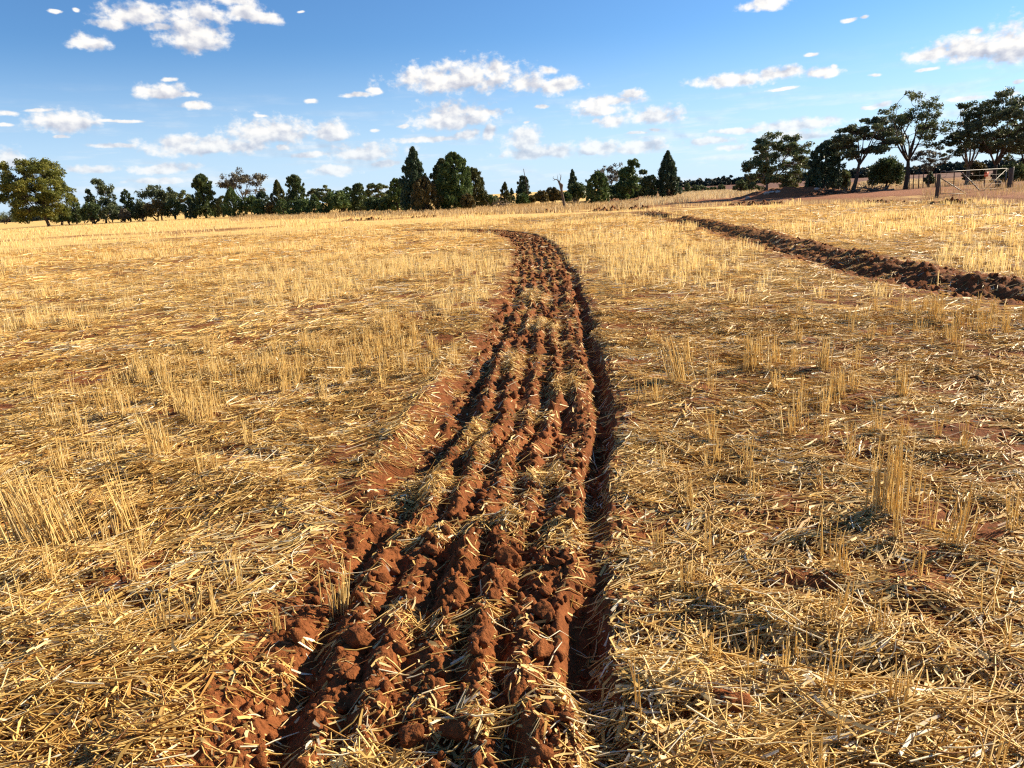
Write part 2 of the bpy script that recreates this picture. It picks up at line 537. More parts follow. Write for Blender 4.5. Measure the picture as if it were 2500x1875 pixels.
class Geo:
    """collects quads (triangles repeat a vertex is avoided: everything here is quads)"""
    def __init__(self):
        self.v, self.f, self.a, self.n = [], [], [], 0

    def add(self, v, f, a=None):
        v = np.asarray(v, float)
        self.v.append(v)
        self.f.append(np.asarray(f) + self.n)
        self.a.append(np.full(len(v), .5) if a is None else np.broadcast_to(a, (len(v),)))
        self.n += len(v)

    def tube(self, pts, rad, k=7, tone=.5, wob=0):
        P = np.asarray(pts, float)
        rad = np.broadcast_to(rad, (len(P),))
        T = np.gradient(P, axis=0)
        T /= np.linalg.norm(T, axis=1)[:, None] + 1e-9
        ref = np.where(np.abs(T[:, 2:3]) > .9, np.array([[1., 0, 0]]), np.array([[0, 0, 1.]]))
        A = np.cross(T, ref)
        A /= np.linalg.norm(A, axis=1)[:, None] + 1e-9
        B = np.cross(T, A)
        an = np.linspace(0, 2 * math.pi, k, endpoint=False)
        rr = rad[:, None] * (1 + wob * rng.normal(size=(len(P), k)))
        V = P[:, None] + rr[..., None] * (np.cos(an)[None, :, None] * A[:, None] + np.sin(an)[None, :, None] * B[:, None])
        V = V.reshape(-1, 3)
        f = []
        for i in range(len(P) - 1):
            for j in range(k):
                j2 = (j + 1) % k
                f.append((i * k + j, i * k + j2, (i + 1) * k + j2, (i + 1) * k + j))
        n = len(V)
        V = np.vstack([V, P[0], P[-1]])
        for j in range(0, k - 1, 2):
            f.append((n, (j + 2) % k, j + 1, j))
            e = (len(P) - 1) * k
            f.append((n + 1, e + j, e + j + 1, e + (j + 2) % k))
        if k % 2:
            f.append((n, 0, k - 1, k - 1)) if False else None
        self.add(V, f, tone)

    def box(self, lo, hi, tone=.5):
        (a, b, c), (d, e, g) = lo, hi
        V = [(a, b, c), (d, b, c), (d, e, c), (a, e, c), (a, b, g), (d, b, g), (d, e, g), (a, e, g)]
        self.add(V, [(0, 3, 2, 1), (4, 5, 6, 7), (0, 1, 5, 4), (1, 2, 6, 5), (2, 3, 7, 6), (3, 0, 4, 7)], tone)

    def build(self, name, mat, parent=None, smooth=False):
        return mesh_obj(name, np.vstack(self.v), np.vstack(self.f), mat, parent, {'tone': np.concatenate(self.a)}, smooth)


# ------------------------------------------------------------------ materials
def soil_material(name, straw_mix=True, base=((.085, .026, .009), (.175, .057, .018), (.28, .098, .033))):
    m, nt, b = new_mat(name)
    pos = nt.node('ShaderNodeNewGeometry').outputs['Position']
    n1 = nt.noise(pos, 1.7, 6, .6)
    n2 = nt.noise(pos, 28, 5, .65)
    n3 = nt.noise(pos, 140, 3, .6)
    f = nt.math('MULTIPLY_ADD', n2, .50, nt.math('MULTIPLY', n1, .32))
    f = nt.math('MULTIPLY_ADD', n3, .18, f)
    soil = nt.ramp(f, [(.33, base[0]), (.5, base[1]), (.66, base[2])])
    col = soil
    if straw_mix:
        bare = nt.attr('bare')
        far = nt.attr('far')
        fib1 = nt.noise(nt.vmath('MULTIPLY', pos, (9, 42, 9)), 1.0, 4, .65, .6)
        fib2 = nt.noise(nt.vmath('MULTIPLY', pos, (40, 12, 9)), 1.0, 4, .65, .6)
        fib = nt.math('MAXIMUM', fib1, fib2)
        broad = nt.noise(pos, .9, 5, .6)
        thr = nt.math('MULTIPLY_ADD', bare, .42, nt.math('MULTIPLY_ADD', broad, -.30, .80))
        cov = nt.maprange(nt.math('SUBTRACT', fib, thr), -.04, .09)
        # far off every stalk is thinner than a pixel: the cover reads as straw broken by soil
        streak = nt.noise(nt.vmath('MULTIPLY', pos, (.35, .9, 1)), 1.0, 6, .68)
        grain = nt.noise(nt.vmath('MULTIPLY', pos, (3.2, 1.4, 1)), 1.0, 3, .7)
        far_cov = nt.maprange(nt.math('MULTIPLY_ADD', grain, .5, nt.math('SUBTRACT', streak, nt.math('MULTIPLY', bare, .75))), .32, .66, .12, 1.0)
        cov = nt.mixf(far, cov, far_cov)
        straw = nt.ramp(nt.noise(pos, 55, 4, .7), [(.3, (.23, .135, .05)), (.5, (.43, .28, .115)), (.7, (.60, .43, .20))])
        straw_far = nt.ramp(streak, [(.3, (.54, .33, .10)), (.55, (.72, .47, .165)), (.75, (.78, .55, .23))])
        col = nt.mix(cov, soil, nt.mix(far, straw, straw_far))
    nt.l.new(col, b.inputs['Base Color'])
    b.inputs['Roughness'].default_value = .95
    b.inputs['Specular IOR Level'].default_value = .12
    bump = nt.node('ShaderNodeBump')
    bump.inputs['Strength'].default_value = .7
    bump.inputs['Distance'].default_value = .022
    nt.l.new(nt.math('MULTIPLY_ADD', n3, .5, n2), bump.inputs['Height'])
    nt.l.new(bump.outputs[0], b.inputs['Normal'])
    return m


def blade_material(name, stops, trans=.3, rough=.55):
    m, nt, b = new_mat(name)
    col = nt.ramp(nt.attr('tone'), stops)
    nt.l.new(col, b.inputs['Base Color'])
    b.inputs['Roughness'].default_value = rough
    b.inputs['Specular IOR Level'].default_value = .5 if rough < .5 else .3
    tr = nt.node('ShaderNodeBsdfTranslucent')
    nt.l.new(col, tr.inputs['Color'])
    mx = nt.node('ShaderNodeMixShader')
    mx.inputs[0].default_value = trans
    nt.l.new(b.outputs[0], mx.inputs[1])
    nt.l.new(tr.outputs[0], mx.inputs[2])
    nt.l.new(mx.outputs[0], nt.n['Material Output'].inputs['Surface'])
    return m


def simple_material(name, c1, c2, scale=6, rough=.85, metal=0, stretch=(1, 1, 1), bump=.0):
    m, nt, b = new_mat(name)
    co = nt.node('ShaderNodeTexCoord').outputs['Object']
    n = nt.noise(nt.vmath('MULTIPLY', co, stretch), scale, 5, .65)
    nt.l.new(nt.ramp(n, [(.3, c1), (.7, c2)]), b.inputs['Base Color'])
    b.inputs['Roughness'].default_value = rough
    b.inputs['Metallic'].default_value = metal
    if bump:
        bp = nt.node('ShaderNodeBump')
        bp.inputs['Strength'].default_value = bump
        bp.inputs['Distance'].default_value = .03
        nt.l.new(n, bp.inputs['Height'])
        nt.l.new(bp.outputs[0], b.inputs['Normal'])
    return m


M_GROUND = soil_material('stubble_ground')
M_SOIL = soil_material('red_soil', False)
M_MOUND = soil_material('mound_soil', False, ((.16, .052, .022), (.27, .094, .040), (.36, .135, .06)))
M_TRACK = soil_material('track_soil', False, ((.19, .068, .030), (.27, .102, .045), (.34, .14, .064)))
M_FIELD = soil_material('field_soil', False, ((.10, .042, .028), (.14, .058, .036), (.18, .075, .045)))
STRAW = [(0, (.22, .088, .026)), (.2, (.46, .24, .06)), (.5, (.70, .45, .13)), (.75, (.80, .565, .215)), (.93, (.84, .66, .34)), (1, (.88, .78, .56))]
M_STRAW = blade_material('straw', STRAW, .27, .55)
M_STUBBLE = blade_material('stubble_stalks', [(0, (.52, .32, .10)), (.4, (.78, .55, .20)), (.8, (.85, .66, .31)), (1, (.88, .74, .44))], .42)
M_GRASS = blade_material('dry_grass_blades', [(0, (.22, .13, .055)), (.4, (.47, .31, .13)), (.8, (.66, .49, .25)), (1, (.75, .62, .38))], .3)
M_BARK = simple_material('dark_bark', (.035, .024, .017), (.095, .068, .048), 5, .9, 0, (1, 1, .25), .6)
M_BARK_PALE = simple_material('pale_bark', (.10, .075, .055), (.26, .21, .165), 3, .8, 0, (1, 1, .3), .4)
M_DEADWOOD = simple_material('weathered_deadwood', (.07, .045, .03), (.20, .145, .10), 4, .9, 0, (1, 1, .2), .5)
M_POST = simple_material('old_timber', (.045, .034, .027), (.12, .09, .07), 9, .9, 0, (1, 1, .12), .5)
M_GALV = simple_material('galvanised_steel', (.10, .095, .09), (.18, .17, .16), 14, .55, .5)
M_WIRE = simple_material('rusty_wire', (.10, .07, .055), (.2, .17, .15), 10, .7, .4)
M_STAR = simple_material('rusty_steel', (.09, .04, .025), (.16, .08, .05), 10, .8, .2)
M_ORANGE = simple_material('orange_plastic', (.75, .10, .03), (.85, .14, .04), 8, .5)
M_RUBBLE = simple_material('pale_rubble', (.30, .25, .21), (.5, .44, .38), 9, .9, 0, (1, 1, 1), .5)


def leaf_mat(name, dark, mid, light, trans=.22):
    return blade_material(name, [(0, dark), (.5, mid), (1, light)], trans, .6)


L_CYPRESS = leaf_mat('cypress_foliage', (0.037, 0.056, 0.020), (0.070, 0.100, 0.033), (0.125, 0.153, 0.049))
L_CYPRESS_L = leaf_mat('fresh_cypress_foliage', (0.043, 0.072, 0.020), (0.084, 0.128, 0.035), (0.145, 0.189, 0.055))
L_GUM = leaf_mat('gum_foliage', (0.058, 0.078, 0.031), (0.113, 0.138, 0.051), (0.205, 0.225, 0.082))
L_GUM_D = leaf_mat('dark_gum_foliage', (0.045, 0.060, 0.031), (0.081, 0.101, 0.045), (0.143, 0.162, 0.069))
L_OLIVE = leaf_mat('olive_brown_foliage', (0.061, 0.049, 0.016), (0.115, 0.089, 0.030), (0.189, 0.142, 0.047))
L_GOLD = leaf_mat('yellow_green_foliage', (.065, .080, .016), (.145, .155, .030), (.24, .225, .047), .38)
L_GREY = leaf_mat('greyish_foliage', (0.068, 0.062, 0.046), (0.115, 0.105, 0.074), (0.176, 0.155, 0.108))

L_VAR = [L_CYPRESS, L_CYPRESS, leaf_mat('bluish_cypress_foliage', (.030, .052, .028), (.056, .088, .045), (.10, .13, .066)),
         leaf_mat('olive_cypress_foliage', (.045, .050, .016), (.085, .090, .027), (.14, .135, .04))]

# ------------------------------------------------------------------ ground: one sheet to the horizon
ang = np.concatenate([np.arange(-50, 50.001, .13), np.arange(52.5, 308, 2.8)])
ang = np.radians(ang)
rad = [.3]
while rad[-1] < 1.25:
    rad.append(rad[-1] + .05)
while rad[-1] < 4500:
    r = rad[-1]
    rad.append(r + (min(max(1.35 * r * r / 1147, .0055), .06) if r < 40 else .06 + .035 * (r - 40)))
rad = np.array(rad)
RR, AA = np.meshgrid(rad, ang, indexing='ij')
GX, GY = RR * np.sin(AA), RR * np.cos(AA)
GZ, GB, GWK = ground_height(GX.ravel(), GY.ravel())
nr, na = RR.shape
ZG = GZ.reshape(nr, na)
BG = GB.reshape(nr, na)
WG = GWK.reshape(nr, na)
idx = np.arange(nr * na).reshape(nr, na)
i0, i1 = idx[:-1], idx[1:]
q = np.stack([i0, np.roll(i0, -1, 1), np.roll(i1, -1, 1), i1], -1).reshape(-1, 4)[:, ::-1]
gv = np.stack([GX.ravel(), GY.ravel(), GZ], 1)
cap = np.array([[0, 0, GZ[:na].mean()]])
capf = [(nr * na, j, j + 1, j + 2) for j in range(0, na - 2, 2)]
gv = np.vstack([gv, cap])
q = np.vstack([q, np.array(capf)[:, ::-1]])
R1 = np.append(RR.ravel(), 0)
ground = mesh_obj('ground', gv, q, M_GROUND, None,
                  {'bare': np.append(GB, .5), 'far': sstep(9, 26, R1)}, True)
tag(ground, kind='structure')


def gsample(x, y, G=None):
    """bilinear look-up on the ground sheet"""
    G = ZG if G is None else G
    r = np.clip(np.hypot(x, y), rad[0], rad[-2])
    a = np.arctan2(x, y)
    fi = np.interp(r, rad, np.arange(nr))
    fa = np.clip((np.degrees(a) + 50) / .13, 0, 768.0)
    i, j = np.floor(fi).astype(int), np.floor(fa).astype(int)
    i = np.minimum(i, nr - 2)
    j = np.minimum(j, 767)
    u, v = fi - i, fa - j
    return (G[i, j] * (1 - u) * (1 - v) + G[i + 1, j] * u * (1 - v) + G[i, j + 1] * (1 - u) * v + G[i + 1, j + 1] * u * v)


def gz(x, y):
    return float(gsample(np.array([x]), np.array([y]))[0])


# ------------------------------------------------------------------ sheets on the ground: track and ploughed paddock
def inside_poly(x, y, poly):
    c = np.zeros(x.shape, bool)
    n = len(poly)
    for i in range(n):
        (x1, y1), (x2, y2) = poly[i], poly[(i + 1) % n]
        cond = ((y1 > y) != (y2 > y)) & (x < (x2 - x1) * (y - y1) / (y2 - y1 + 1e-12) + x1)
        c ^= cond
    return c


def sheet(name, near_px, far_px, mat, lift, n=60, m=10, wob=.5):
    """a strip of ground between a near and a far edge, both seen in the photograph, with ragged edges"""
    def resample(pts):
        G = np.array([on_ground(*p)[:2] for p in pts])
        t = np.linspace(0, 1, len(G))
        tt = np.linspace(0, 1, n)
        return np.stack([np.interp(tt, t, G[:, 0]), np.interp(tt, t, G[:, 1])], 1)
    A, B = resample(near_px), resample(far_px)
    w = wob * perlin(np.arange(n) * .37, np.zeros(n), 61)
    A = A + w[:, None] * np.array([[.3, 1.]])
    w = wob * perlin(np.arange(n) * .31, np.zeros(n) + 4, 62)
    B = B + w[:, None] * np.array([[.3, 1.]])
    t = np.linspace(0, 1, m)
    P = A[:, None] * (1 - t)[None, :, None] + B[:, None] * t[None, :, None]
    x, y = P[..., 0].ravel(), P[..., 1].ravel()
    z = gsample(x, y) + lift
    edge = np.minimum(t, 1 - t)
    z = z - np.tile(np.where(edge == 0, lift + .02, 0), n)
    ix = np.arange(n * m).reshape(n, m)
    f = np.stack([ix[:-1, :-1], ix[1:, :-1], ix[1:, 1:], ix[:-1, 1:]], -1).reshape(-1, 4)
    o = mesh_obj(name, np.stack([x, y, z], 1), f, mat, None, {'tone': np.full(n * m, .5)}, True)
    tag(o, kind='structure')
    return A, B


TRACK_A, TRACK_B = sheet('dirt_track', [(1640, 490), (1800, 490), (2000, 489), (2290, 484), (2420, 489), (2620, 494)],
                         [(1640, 484), (1800, 482), (2000, 476), (2290, 470), (2420, 478), (2620, 484)], M_TRACK, .05, 90, 12, .8)
sheet('ploughed_field', [(1640, 470), (1750, 466), (1900, 459), (2100, 446), (2300, 437), (2480, 428), (2640, 420)],
      [(1640, 454.5), (1750, 449), (1900, 441), (2100, 430.5), (2300, 419.5), (2480, 410.5), (2640, 402)], M_FIELD, .10, 70, 14, 1.2)

# ------------------------------------------------------------------ straw: what lies on the ground
def sector(n, r0, r1, half=43.0):
    r = np.sqrt(rng.uniform(r0 * r0, r1 * r1, n))
    a = np.radians(rng.uniform(-half, half, n))
    return r * np.sin(a), r * np.cos(a)


PILES = [(on_ground(*p_)[:2], sx, sy) for p_, sx, sy in (((1235, 1265), .09, .09), ((1385, 935), .16, .3), ((1040, 1180), .14, .25), ((1160, 1060), .1, .3),
         ((1330, 1160), .12, .12), ((1150, 1760), .12, .06), ((900, 1850), .2, .06), ((1330, 790), .2, .5), ((1250, 880), .1, .5), ((1300, 720), .25, .8))]


def pile(x, y):
    d = np.zeros(len(x))
    for g_, sx, sy in PILES:
        d = np.maximum(d, np.exp(-((x - g_[0]) / sx) ** 2 - ((y - g_[1]) / sy) ** 2))
    return d


def mat_cover(x, y):
    """how thickly straw lies: 0 bare .. 1 deep mat"""
    c = .54 + .52 * perlin(x * .8, y * .8, 71) + .50 * perlin(x * 2.2, y * 2.2, 72) + .36 * perlin(x * 5.5, y * 5.5, 73)
    bare = gsample(x, y, BG)
    work = gsample(x, y, WG)
    tuft = (.42 + .25 * sstep(5, 9, np.hypot(x, y))) * sstep(.15, .6, perlin(x * 2.6, y * 2.6, 74)) + .14 * sstep(2.2, 1.8, np.hypot(x, y))
    c = c * (1 - .72 * bare) * (1 - .60 * work) + work * tuft * .8
    c = np.maximum(c, 1.05 * pile(x, y))
    return np.where(in_field(x, y), np.clip(c, .03, 1.15), 0)


def flow_angle(x, y):
    """lying direction of the straw: roughly across the view on the left, slanting on the right"""
    return (.25 + .9 * perlin(x * .45, y * .45, 75) - .35 * np.tanh(x * .7) + .5 * perlin(x * 1.7, y * 1.7, 76))


def straws(n, r0, r1, lmin, lmax, w0, kind, spread=.75, hmat=.055, bend=0.0):
    x, y = sector(int(n * 1.9), r0, r1)
    c = mat_cover(x, y)
    keep = rng.uniform(0, 1, len(x)) < c / 1.0
    x, y, c = x[keep][:n], y[keep][:n], c[keep][:n]
    n = len(x)
    L = lmin + (lmax - lmin) * rng.beta(1.3, 2.6, n)
    L = L * (1 - .5 * sstep(.2, .7, gsample(x, y, WG)))
    th = flow_angle(x, y) + rng.normal(0, spread, n)
    dx, dy = np.cos(th) * L / 2, np.sin(th) * L / 2
    top = np.clip(c - .2, .08, 1) * hmat
    u = rng.uniform(0, 1, n)
    za = gsample(x - dx, y - dy)
    zb = gsample(x + dx, y + dy)
    zc = gsample(x, y)
    lim = L * .5
    za = np.clip(za, zc - lim, zc + lim) + top * np.clip(u + rng.normal(0, .35, n), .02, 1.7) + .002
    zb = np.clip(zb, zc - lim, zc + lim) + top * np.clip(u + rng.normal(0, .35, n), .02, 1.7) + .002
    zm = np.maximum(zc + top * u * .7 + .002, (za + zb) / 2 - .012)
    A = np.stack([x - dx, y - dy, za], 1)
    B = np.stack([x + dx, y + dy, zb], 1)
    off = rng.normal(0, 1, n) * bend * L
    Mid = np.stack([x - np.sin(th) * off, y + np.cos(th) * off, np.maximum(zm, (za + zb) / 2 + rng.normal(0, .1, n) * bend * L)], 1)
    w = w0 * rng.uniform(.55, 1.35, n)
    tone = np.clip(rng.normal(.52, .25, n) + .18 * perlin(x * 1.2, y * 1.2, 77) + .10 * u, 0, 1)  # lower straws coloured slightly darker: soil stain plus painted shade inside the mat
    return A, Mid, B, w, tone, th


def ribbons(A, Mid, B, w, tone, th, segs=1):
    """flat quads, each rolled at random about its own axis"""
    n = len(A)
    roll = rng.uniform(-1.0, 1.0, n)
    side = np.stack([-np.sin(th) * np.cos(roll), np.cos(th) * np.cos(roll), np.sin(roll)], 1) * (w / 2)[:, None]
    pts = [A, B] if segs == 1 else [A, Mid, B]
    V = []
    for i, P in enumerate(pts):
        s = side * (.55 if (i == len(pts) - 1) else 1)
        V += [P - s, P + s]
    V = np.stack(V, 1).reshape(-1, 3)
    k = len(pts) * 2
    b = np.arange(n) * k
    f = [np.stack([b + 2 * i, b + 2 * i + 1, b + 2 * i + 3, b + 2 * i + 2], 1) for i in range(len(pts) - 1)]
    return V, np.concatenate(f), np.repeat(tone, k)


def prisms(A, Mid, B, w, tone, th, segs=2):
    """three sided stalks"""
    n = len(A)
    pts = [A, Mid, B] if segs == 2 else [A, B]
    r = w / 2
    u = np.stack([-np.sin(th), np.cos(th), np.zeros(n)], 1)
    d = B - A
    d = d / (np.linalg.norm(d, axis=1)[:, None] + 1e-9)
    bad = np.abs((u * d).sum(1)) > .95
    u[bad] = np.stack([np.cos(th[bad]), np.sin(th[bad]), np.zeros(bad.sum())], 1)
    v = np.cross(d, u)
    v /= np.linalg.norm(v, axis=1)[:, None] + 1e-9
    V = []
    for i, P in enumerate(pts):
        s = (r * (.7 if i == len(pts) - 1 else 1))[:, None]
        for a in (.3, .3 + 2.094, .3 + 4.189):
            V.append(P + s * (math.cos(a) * u + math.sin(a) * v))
    V = np.stack(V, 1).reshape(-1, 3)
    k = 3 * len(pts)
    b = np.arange(n) * k
    f = []
    for i in range(len(pts) - 1):
        for j in range(3):
            j2 = (j + 1) % 3
            f.append(np.stack([b + 3 * i + j, b + 3 * i + j2, b + 3 * i + 3 + j2, b + 3 * i + 3 + j], 1))
    return V, np.concatenate(f), np.repeat(tone, k)


lit = Geo()
lit.add(*prisms(*straws(30000, 1.05, 4.6, .04, .40, .0056, 0, .7, .095, .09)))
lit.add(*ribbons(*straws(24000, 1.05, 4.6, .03, .24, .0095, 0, .9, .075, .12), segs=2))
lit.add(*ribbons(*straws(30000, 1.05, 4.6, .012, .08, .0036, 0, 1.3, .05, .05)))
lit.add(*prisms(*straws(60000, 4.6, 9.5, .05, .40, .0062, 0, .65, .09, .0), segs=1))
lit.add(*ribbons(*straws(80000, 4.6, 9.5, .04, .26, .0105, 0, .85, .08)))
lit.add(*ribbons(*straws(170000, 9.5, 21, .08, .5, .0115, 0, .75, .095)))
lit.add(*ribbons(*straws(130000, 21, 46, .15, .65, .021, 0, .75, .11)))
litter = lit.build('straw_litter', M_STRAW)
tag(litter, kind='stuff')

# ------------------------------------------------------------------ standing stubble
def stalks(cx, cy, h, w, lean=.12, spread=.05, per=None, mean_dir=(0, 0)):
    """one stalk per entry of cx, cy"""
    n = len(cx)
    z = gsample(cx, cy)
    th = rng.uniform(0, 2 * math.pi, n)
    le = np.abs(rng.normal(0, lean, n))
    bx, by = np.cos(th) * le + mean_dir[0], np.sin(th) * le + mean_dir[1]
    A = np.stack([cx, cy, z - .01], 1)
    B = A + np.stack([bx * h, by * h, h * np.sqrt(np.clip(1 - bx * bx - by * by, .2, 1))], 1)
    tone = np.clip(rng.normal(.55, .22, n), 0, 1)
    return A, (A + B) / 2, B, np.broadcast_to(w, (n,)) * rng.uniform(.7, 1.3, n), tone, rng.uniform(0, 6.28, n)


def stubble_density(x, y):
    d = sstep(.05, .6, perlin(x * .30, y * .24, 81) + .45 * perlin(x * 1.25, y * 1.25, 82))
    for (px, py, sx, sy, k) in DENSE:
        g = on_ground(px, py)
        d = np.maximum(d, k * np.exp(-(((x - g[0]) / sx) ** 2 + ((y - g[1]) / sy) ** 2)))
    return in_field(x, y) * np.clip(d, 0, 1) * (1 - .96 * gsample(x, y, WG)) * (1 - .5 * gsample(x, y, BG))


DENSE = [(130, 1180, .45, .5, 1.0), (330, 1170, .2, .3, .8), (960, 660, 3.0, 2.2, 1.0), (760, 720, 1.2, 1.2, .7), (600, 930, .6, .5, .6),
         (1580, 640, 1.2, 3.5, 1.0), (1500, 590, 1.5, 5, .8), (2150, 560, 3.0, 2.5, 1.0), (2250, 790, .9, .9, .9), (1900, 880, .7, .6, .7),
         (820, 900, .9, .6, .8), (1000, 880, .5, .5, .5)]

stub = Geo()


def clumps(n, r0, r1, per, hmin, hmax, w, spread, prism=True):
    x, y = sector(n * 4, r0, r1)
    k = rng.uniform(0, 1, len(x)) < stubble_density(x, y)
    x, y = x[k][:n], y[k][:n]
    cnt = rng.integers(max(1, per // 3), per + 1, len(x))
    hh = rng.uniform(hmin, hmax, len(x))
    cx = np.repeat(x, cnt) + rng.normal(0, spread, cnt.sum())
    cy = np.repeat(y, cnt) + rng.normal(0, spread, cnt.sum())
    h = np.repeat(hh, cnt) * rng.uniform(.55, 1.1, cnt.sum())
    args = stalks(cx, cy, h, w, .16)
    stub.add(*(prisms(*args, segs=1) if prism else ribbons(*args)))


clumps(80, 1.5, 5, 16, .10, .25, .0044, .017)
clumps(430, 5, 10, 24, .14, .28, .0052, .024)
clumps(2100, 10, 22, 18, .14, .30, .0085, .042, False)
clumps(7500, 22, 50, 8, .16, .32, .017, .10, False)
clumps(9000, 50, 120, 6, .18, .34, .04, .22, False)
# sparse stalks everywhere in the field
x, y = sector(16000, 30, 140)
ok = (gsample(x, y, WG) < .3) & in_field(x, y)
args = stalks(x[ok], y[ok], rng.uniform(.12, .26, ok.sum()), np.clip(np.hypot(x[ok], y[ok]) * .00055, .01, .07), .15)
stub.add(*ribbons(*args))
stubble = stub.build('stubble_field', M_STUBBLE)
tag(stubble, kind='stuff')

# single tufts that stand out of the foreground (photo pixel of the foot, height in m, stalks, lean)
TUFTS = [
    (1660, 935, .32, 30, (-.20, 0), 'tall leaning golden stubble tuft just right of the worked strip'),
    (1836, 900, .24, 18, (0, 0), 'upright stubble tuft right of the tall leaning tuft'),
    (2010, 905, .23, 16, (.05, 0), 'short upright stubble tuft halfway between strip and frame edge'),
    (2165, 1250, .30, 34, (.0, 0), 'thickest golden stubble tuft in the right foreground straw'),
    (1925, 1060, .17, 7, (-.1, 0), 'thin leaning stubble tuft of few stalks right of the deep furrow'),
    (2045, 1700, .21, 4, (.02, 0), 'three tall single stalks standing near the lower right corner'),
    (300, 1020, .20, 14, (0, 0), 'upright stubble tuft standing alone on the left straw'),
    (355, 1060, .17, 8, (-.15, .0), 'thin splayed stubble tuft beside the lone left tuft'),
    (120, 1330, .34, 62, (-.22, .05), 'large leaning stubble tuft at the left edge of the foreground'),
    (310, 1290, .27, 12, (-.15, 0), 'slender stubble tuft right of the large left edge tuft'),
    (820, 1460, .18, 10, (.05, 0), 'short stubble tuft growing against the left side of the strip'),
    (275, 1510, .12, 8, (-.1, 0), 'stumpy bleached stubble tuft in the lower left straw'),
    (690, 960, .17, 16, (.1, 0), 'broad low stubble tuft in the middle of the left straw'),
    (1010, 860, .16, 12, (-.1, 0), 'low stubble tuft near the left lip of the strip'),
    (2050, 1490, .14, 6, (.1, 0), 'low broken stubble tuft in the right foreground litter'),
    (2330, 1330, .22, 12, (.1, 0), 'loose stubble tuft right of the thickest tuft'),
]
for px, py, h, n, ld, lab in TUFTS:
    g = on_ground(px, py)
    h *= 1.28
    n0 = int(n * 1.9)
    sp = .018 + .0011 * n
    x, y = g[0] + rng.normal(0, sp, n0), g[1] + rng.normal(0, sp * .8, n0)
    args = stalks(x, y, h * rng.uniform(.5, 1.08, n0), .0056, .10, mean_dir=ld)
    t = Geo()
    t.add(*prisms(*args, segs=1))
    o = t.build('stubble_tuft', M_STUBBLE)
    tag(o, lab, 'stubble tuft', 'stubble tufts in the foreground')

# ------------------------------------------------------------------ clods
def ico(sub=3):
    import bmesh
    bm = bmesh.new()
    bmesh.ops.create_icosphere(bm, subdivisions=sub, radius=1)
    v = np.array([a.co[:] for a in bm.verts])
    f = np.array([[b.index for b in fc.verts] for fc in bm.faces])
    bm.free()
    return v, f


ICO3 = ico(4)
ICO1 = ico(2)


def clod_verts(base, seed, rough=.35):
    rs = np.random.default_rng(seed)
    nrm = rs.normal(size=(13, 3))
    nrm /= np.linalg.norm(nrm, axis=1)[:, None]
    dd = rs.uniform(.62, 1.0, 13)
    dot = np.maximum(base @ nrm.T, .05)
    q = dd / dot
    v = base * np.minimum(-np.log(np.exp(-9 * q).sum(1)) / 9, 1.25)[:, None]
    n = .45 * (perlin(v[:, 0] * 1.3 + seed, v[:, 1] * 1.3 + v[:, 2] * .9, seed) + .6 * perlin(v[:, 1] * 2.6 + seed, v[:, 2] * 2.6 - v[:, 0], seed + 3)
         + .5 * perlin(v[:, 2] * 5.5 + seed, v[:, 0] * 5.5 + v[:, 1] * 3, seed + 5) + .4 * perlin(v[:, 0] * 11 + v[:, 2] * 5, v[:, 1] * 11 + seed, seed + 6))
    return v * (1 + rough * n)[:, None]


CLODS = [  # photo pixel of the centre, radius m, label
    (1780, 1715, .052, 'lone dark red clod lying on the straw at lower right'),
    (880, 1560, .062, 'pale grey crusted clod at the left edge of the strip'),
    (1330, 1490, .060, 'largest smooth clod right of centre in the near strip'),
    (1245, 1360, .052, 'rounded clod in the middle of the strip below the straw pile'),
    (1455, 1330, .036, 'small round clod in the deep right furrow'),
    (1395, 1260, .040, 'upright clod on the brink of the deep right furrow'),
    (1130, 1770, .050, 'rough clod at the foot of the strip beside fallen straw'),
    (1005, 1790, .045, 'rough clod among straw left of the bottom centre clod'),
    (860, 1650, .038, 'clod below the pale crusted clod'),
    (1180, 1540, .045, 'knobbly clod on the central ridge'),
    (1320, 1590, .040, 'clod partly under crossed straws in the near strip'),
    (1050, 1350, .034, 'blocky small clod on the left ridge'),
    (905, 1415, .028, 'small crumbled clod at the left lip of the strip'),
    (1205, 1455, .038, 'tilted clod between the two middle ridges'),
    (975, 1590, .036, 'reddish clod on the second ridge from the left'),
    (1265, 1690, .040, 'half buried clod near the bottom of the strip'),
    (1360, 1370, .030, 'small clod right of the rounded middle clod'),
    (1150, 1240, .036, 'clod crowning the dark central ridge'),
]
for i, (px, py, R, lab) in enumerate(CLODS):
    g = on_ground(px, py)
    g = on_ground(px, py, gz(g[0], g[1]) + R * .5)
    v = clod_verts(ICO3[0], 3 + i * 7)
    sc = rng.uniform(.8, 1.2, 3) * np.array([1.05, 1, .85])
    v = v * sc * R
    o = mesh_obj('earth_clod', v, ICO3[1], M_SOIL, None, None, False)
    o.location = (g[0], g[1], gz(g[0], g[1]) + R * .32)
    o.rotation_euler = (0, 0, rng.uniform(0, 6.28))
    tag(o, lab, 'earth clod', 'earth clods on the worked strip')

# crumbs of soil, too many to count
cv, cf, nn = [], [], 0


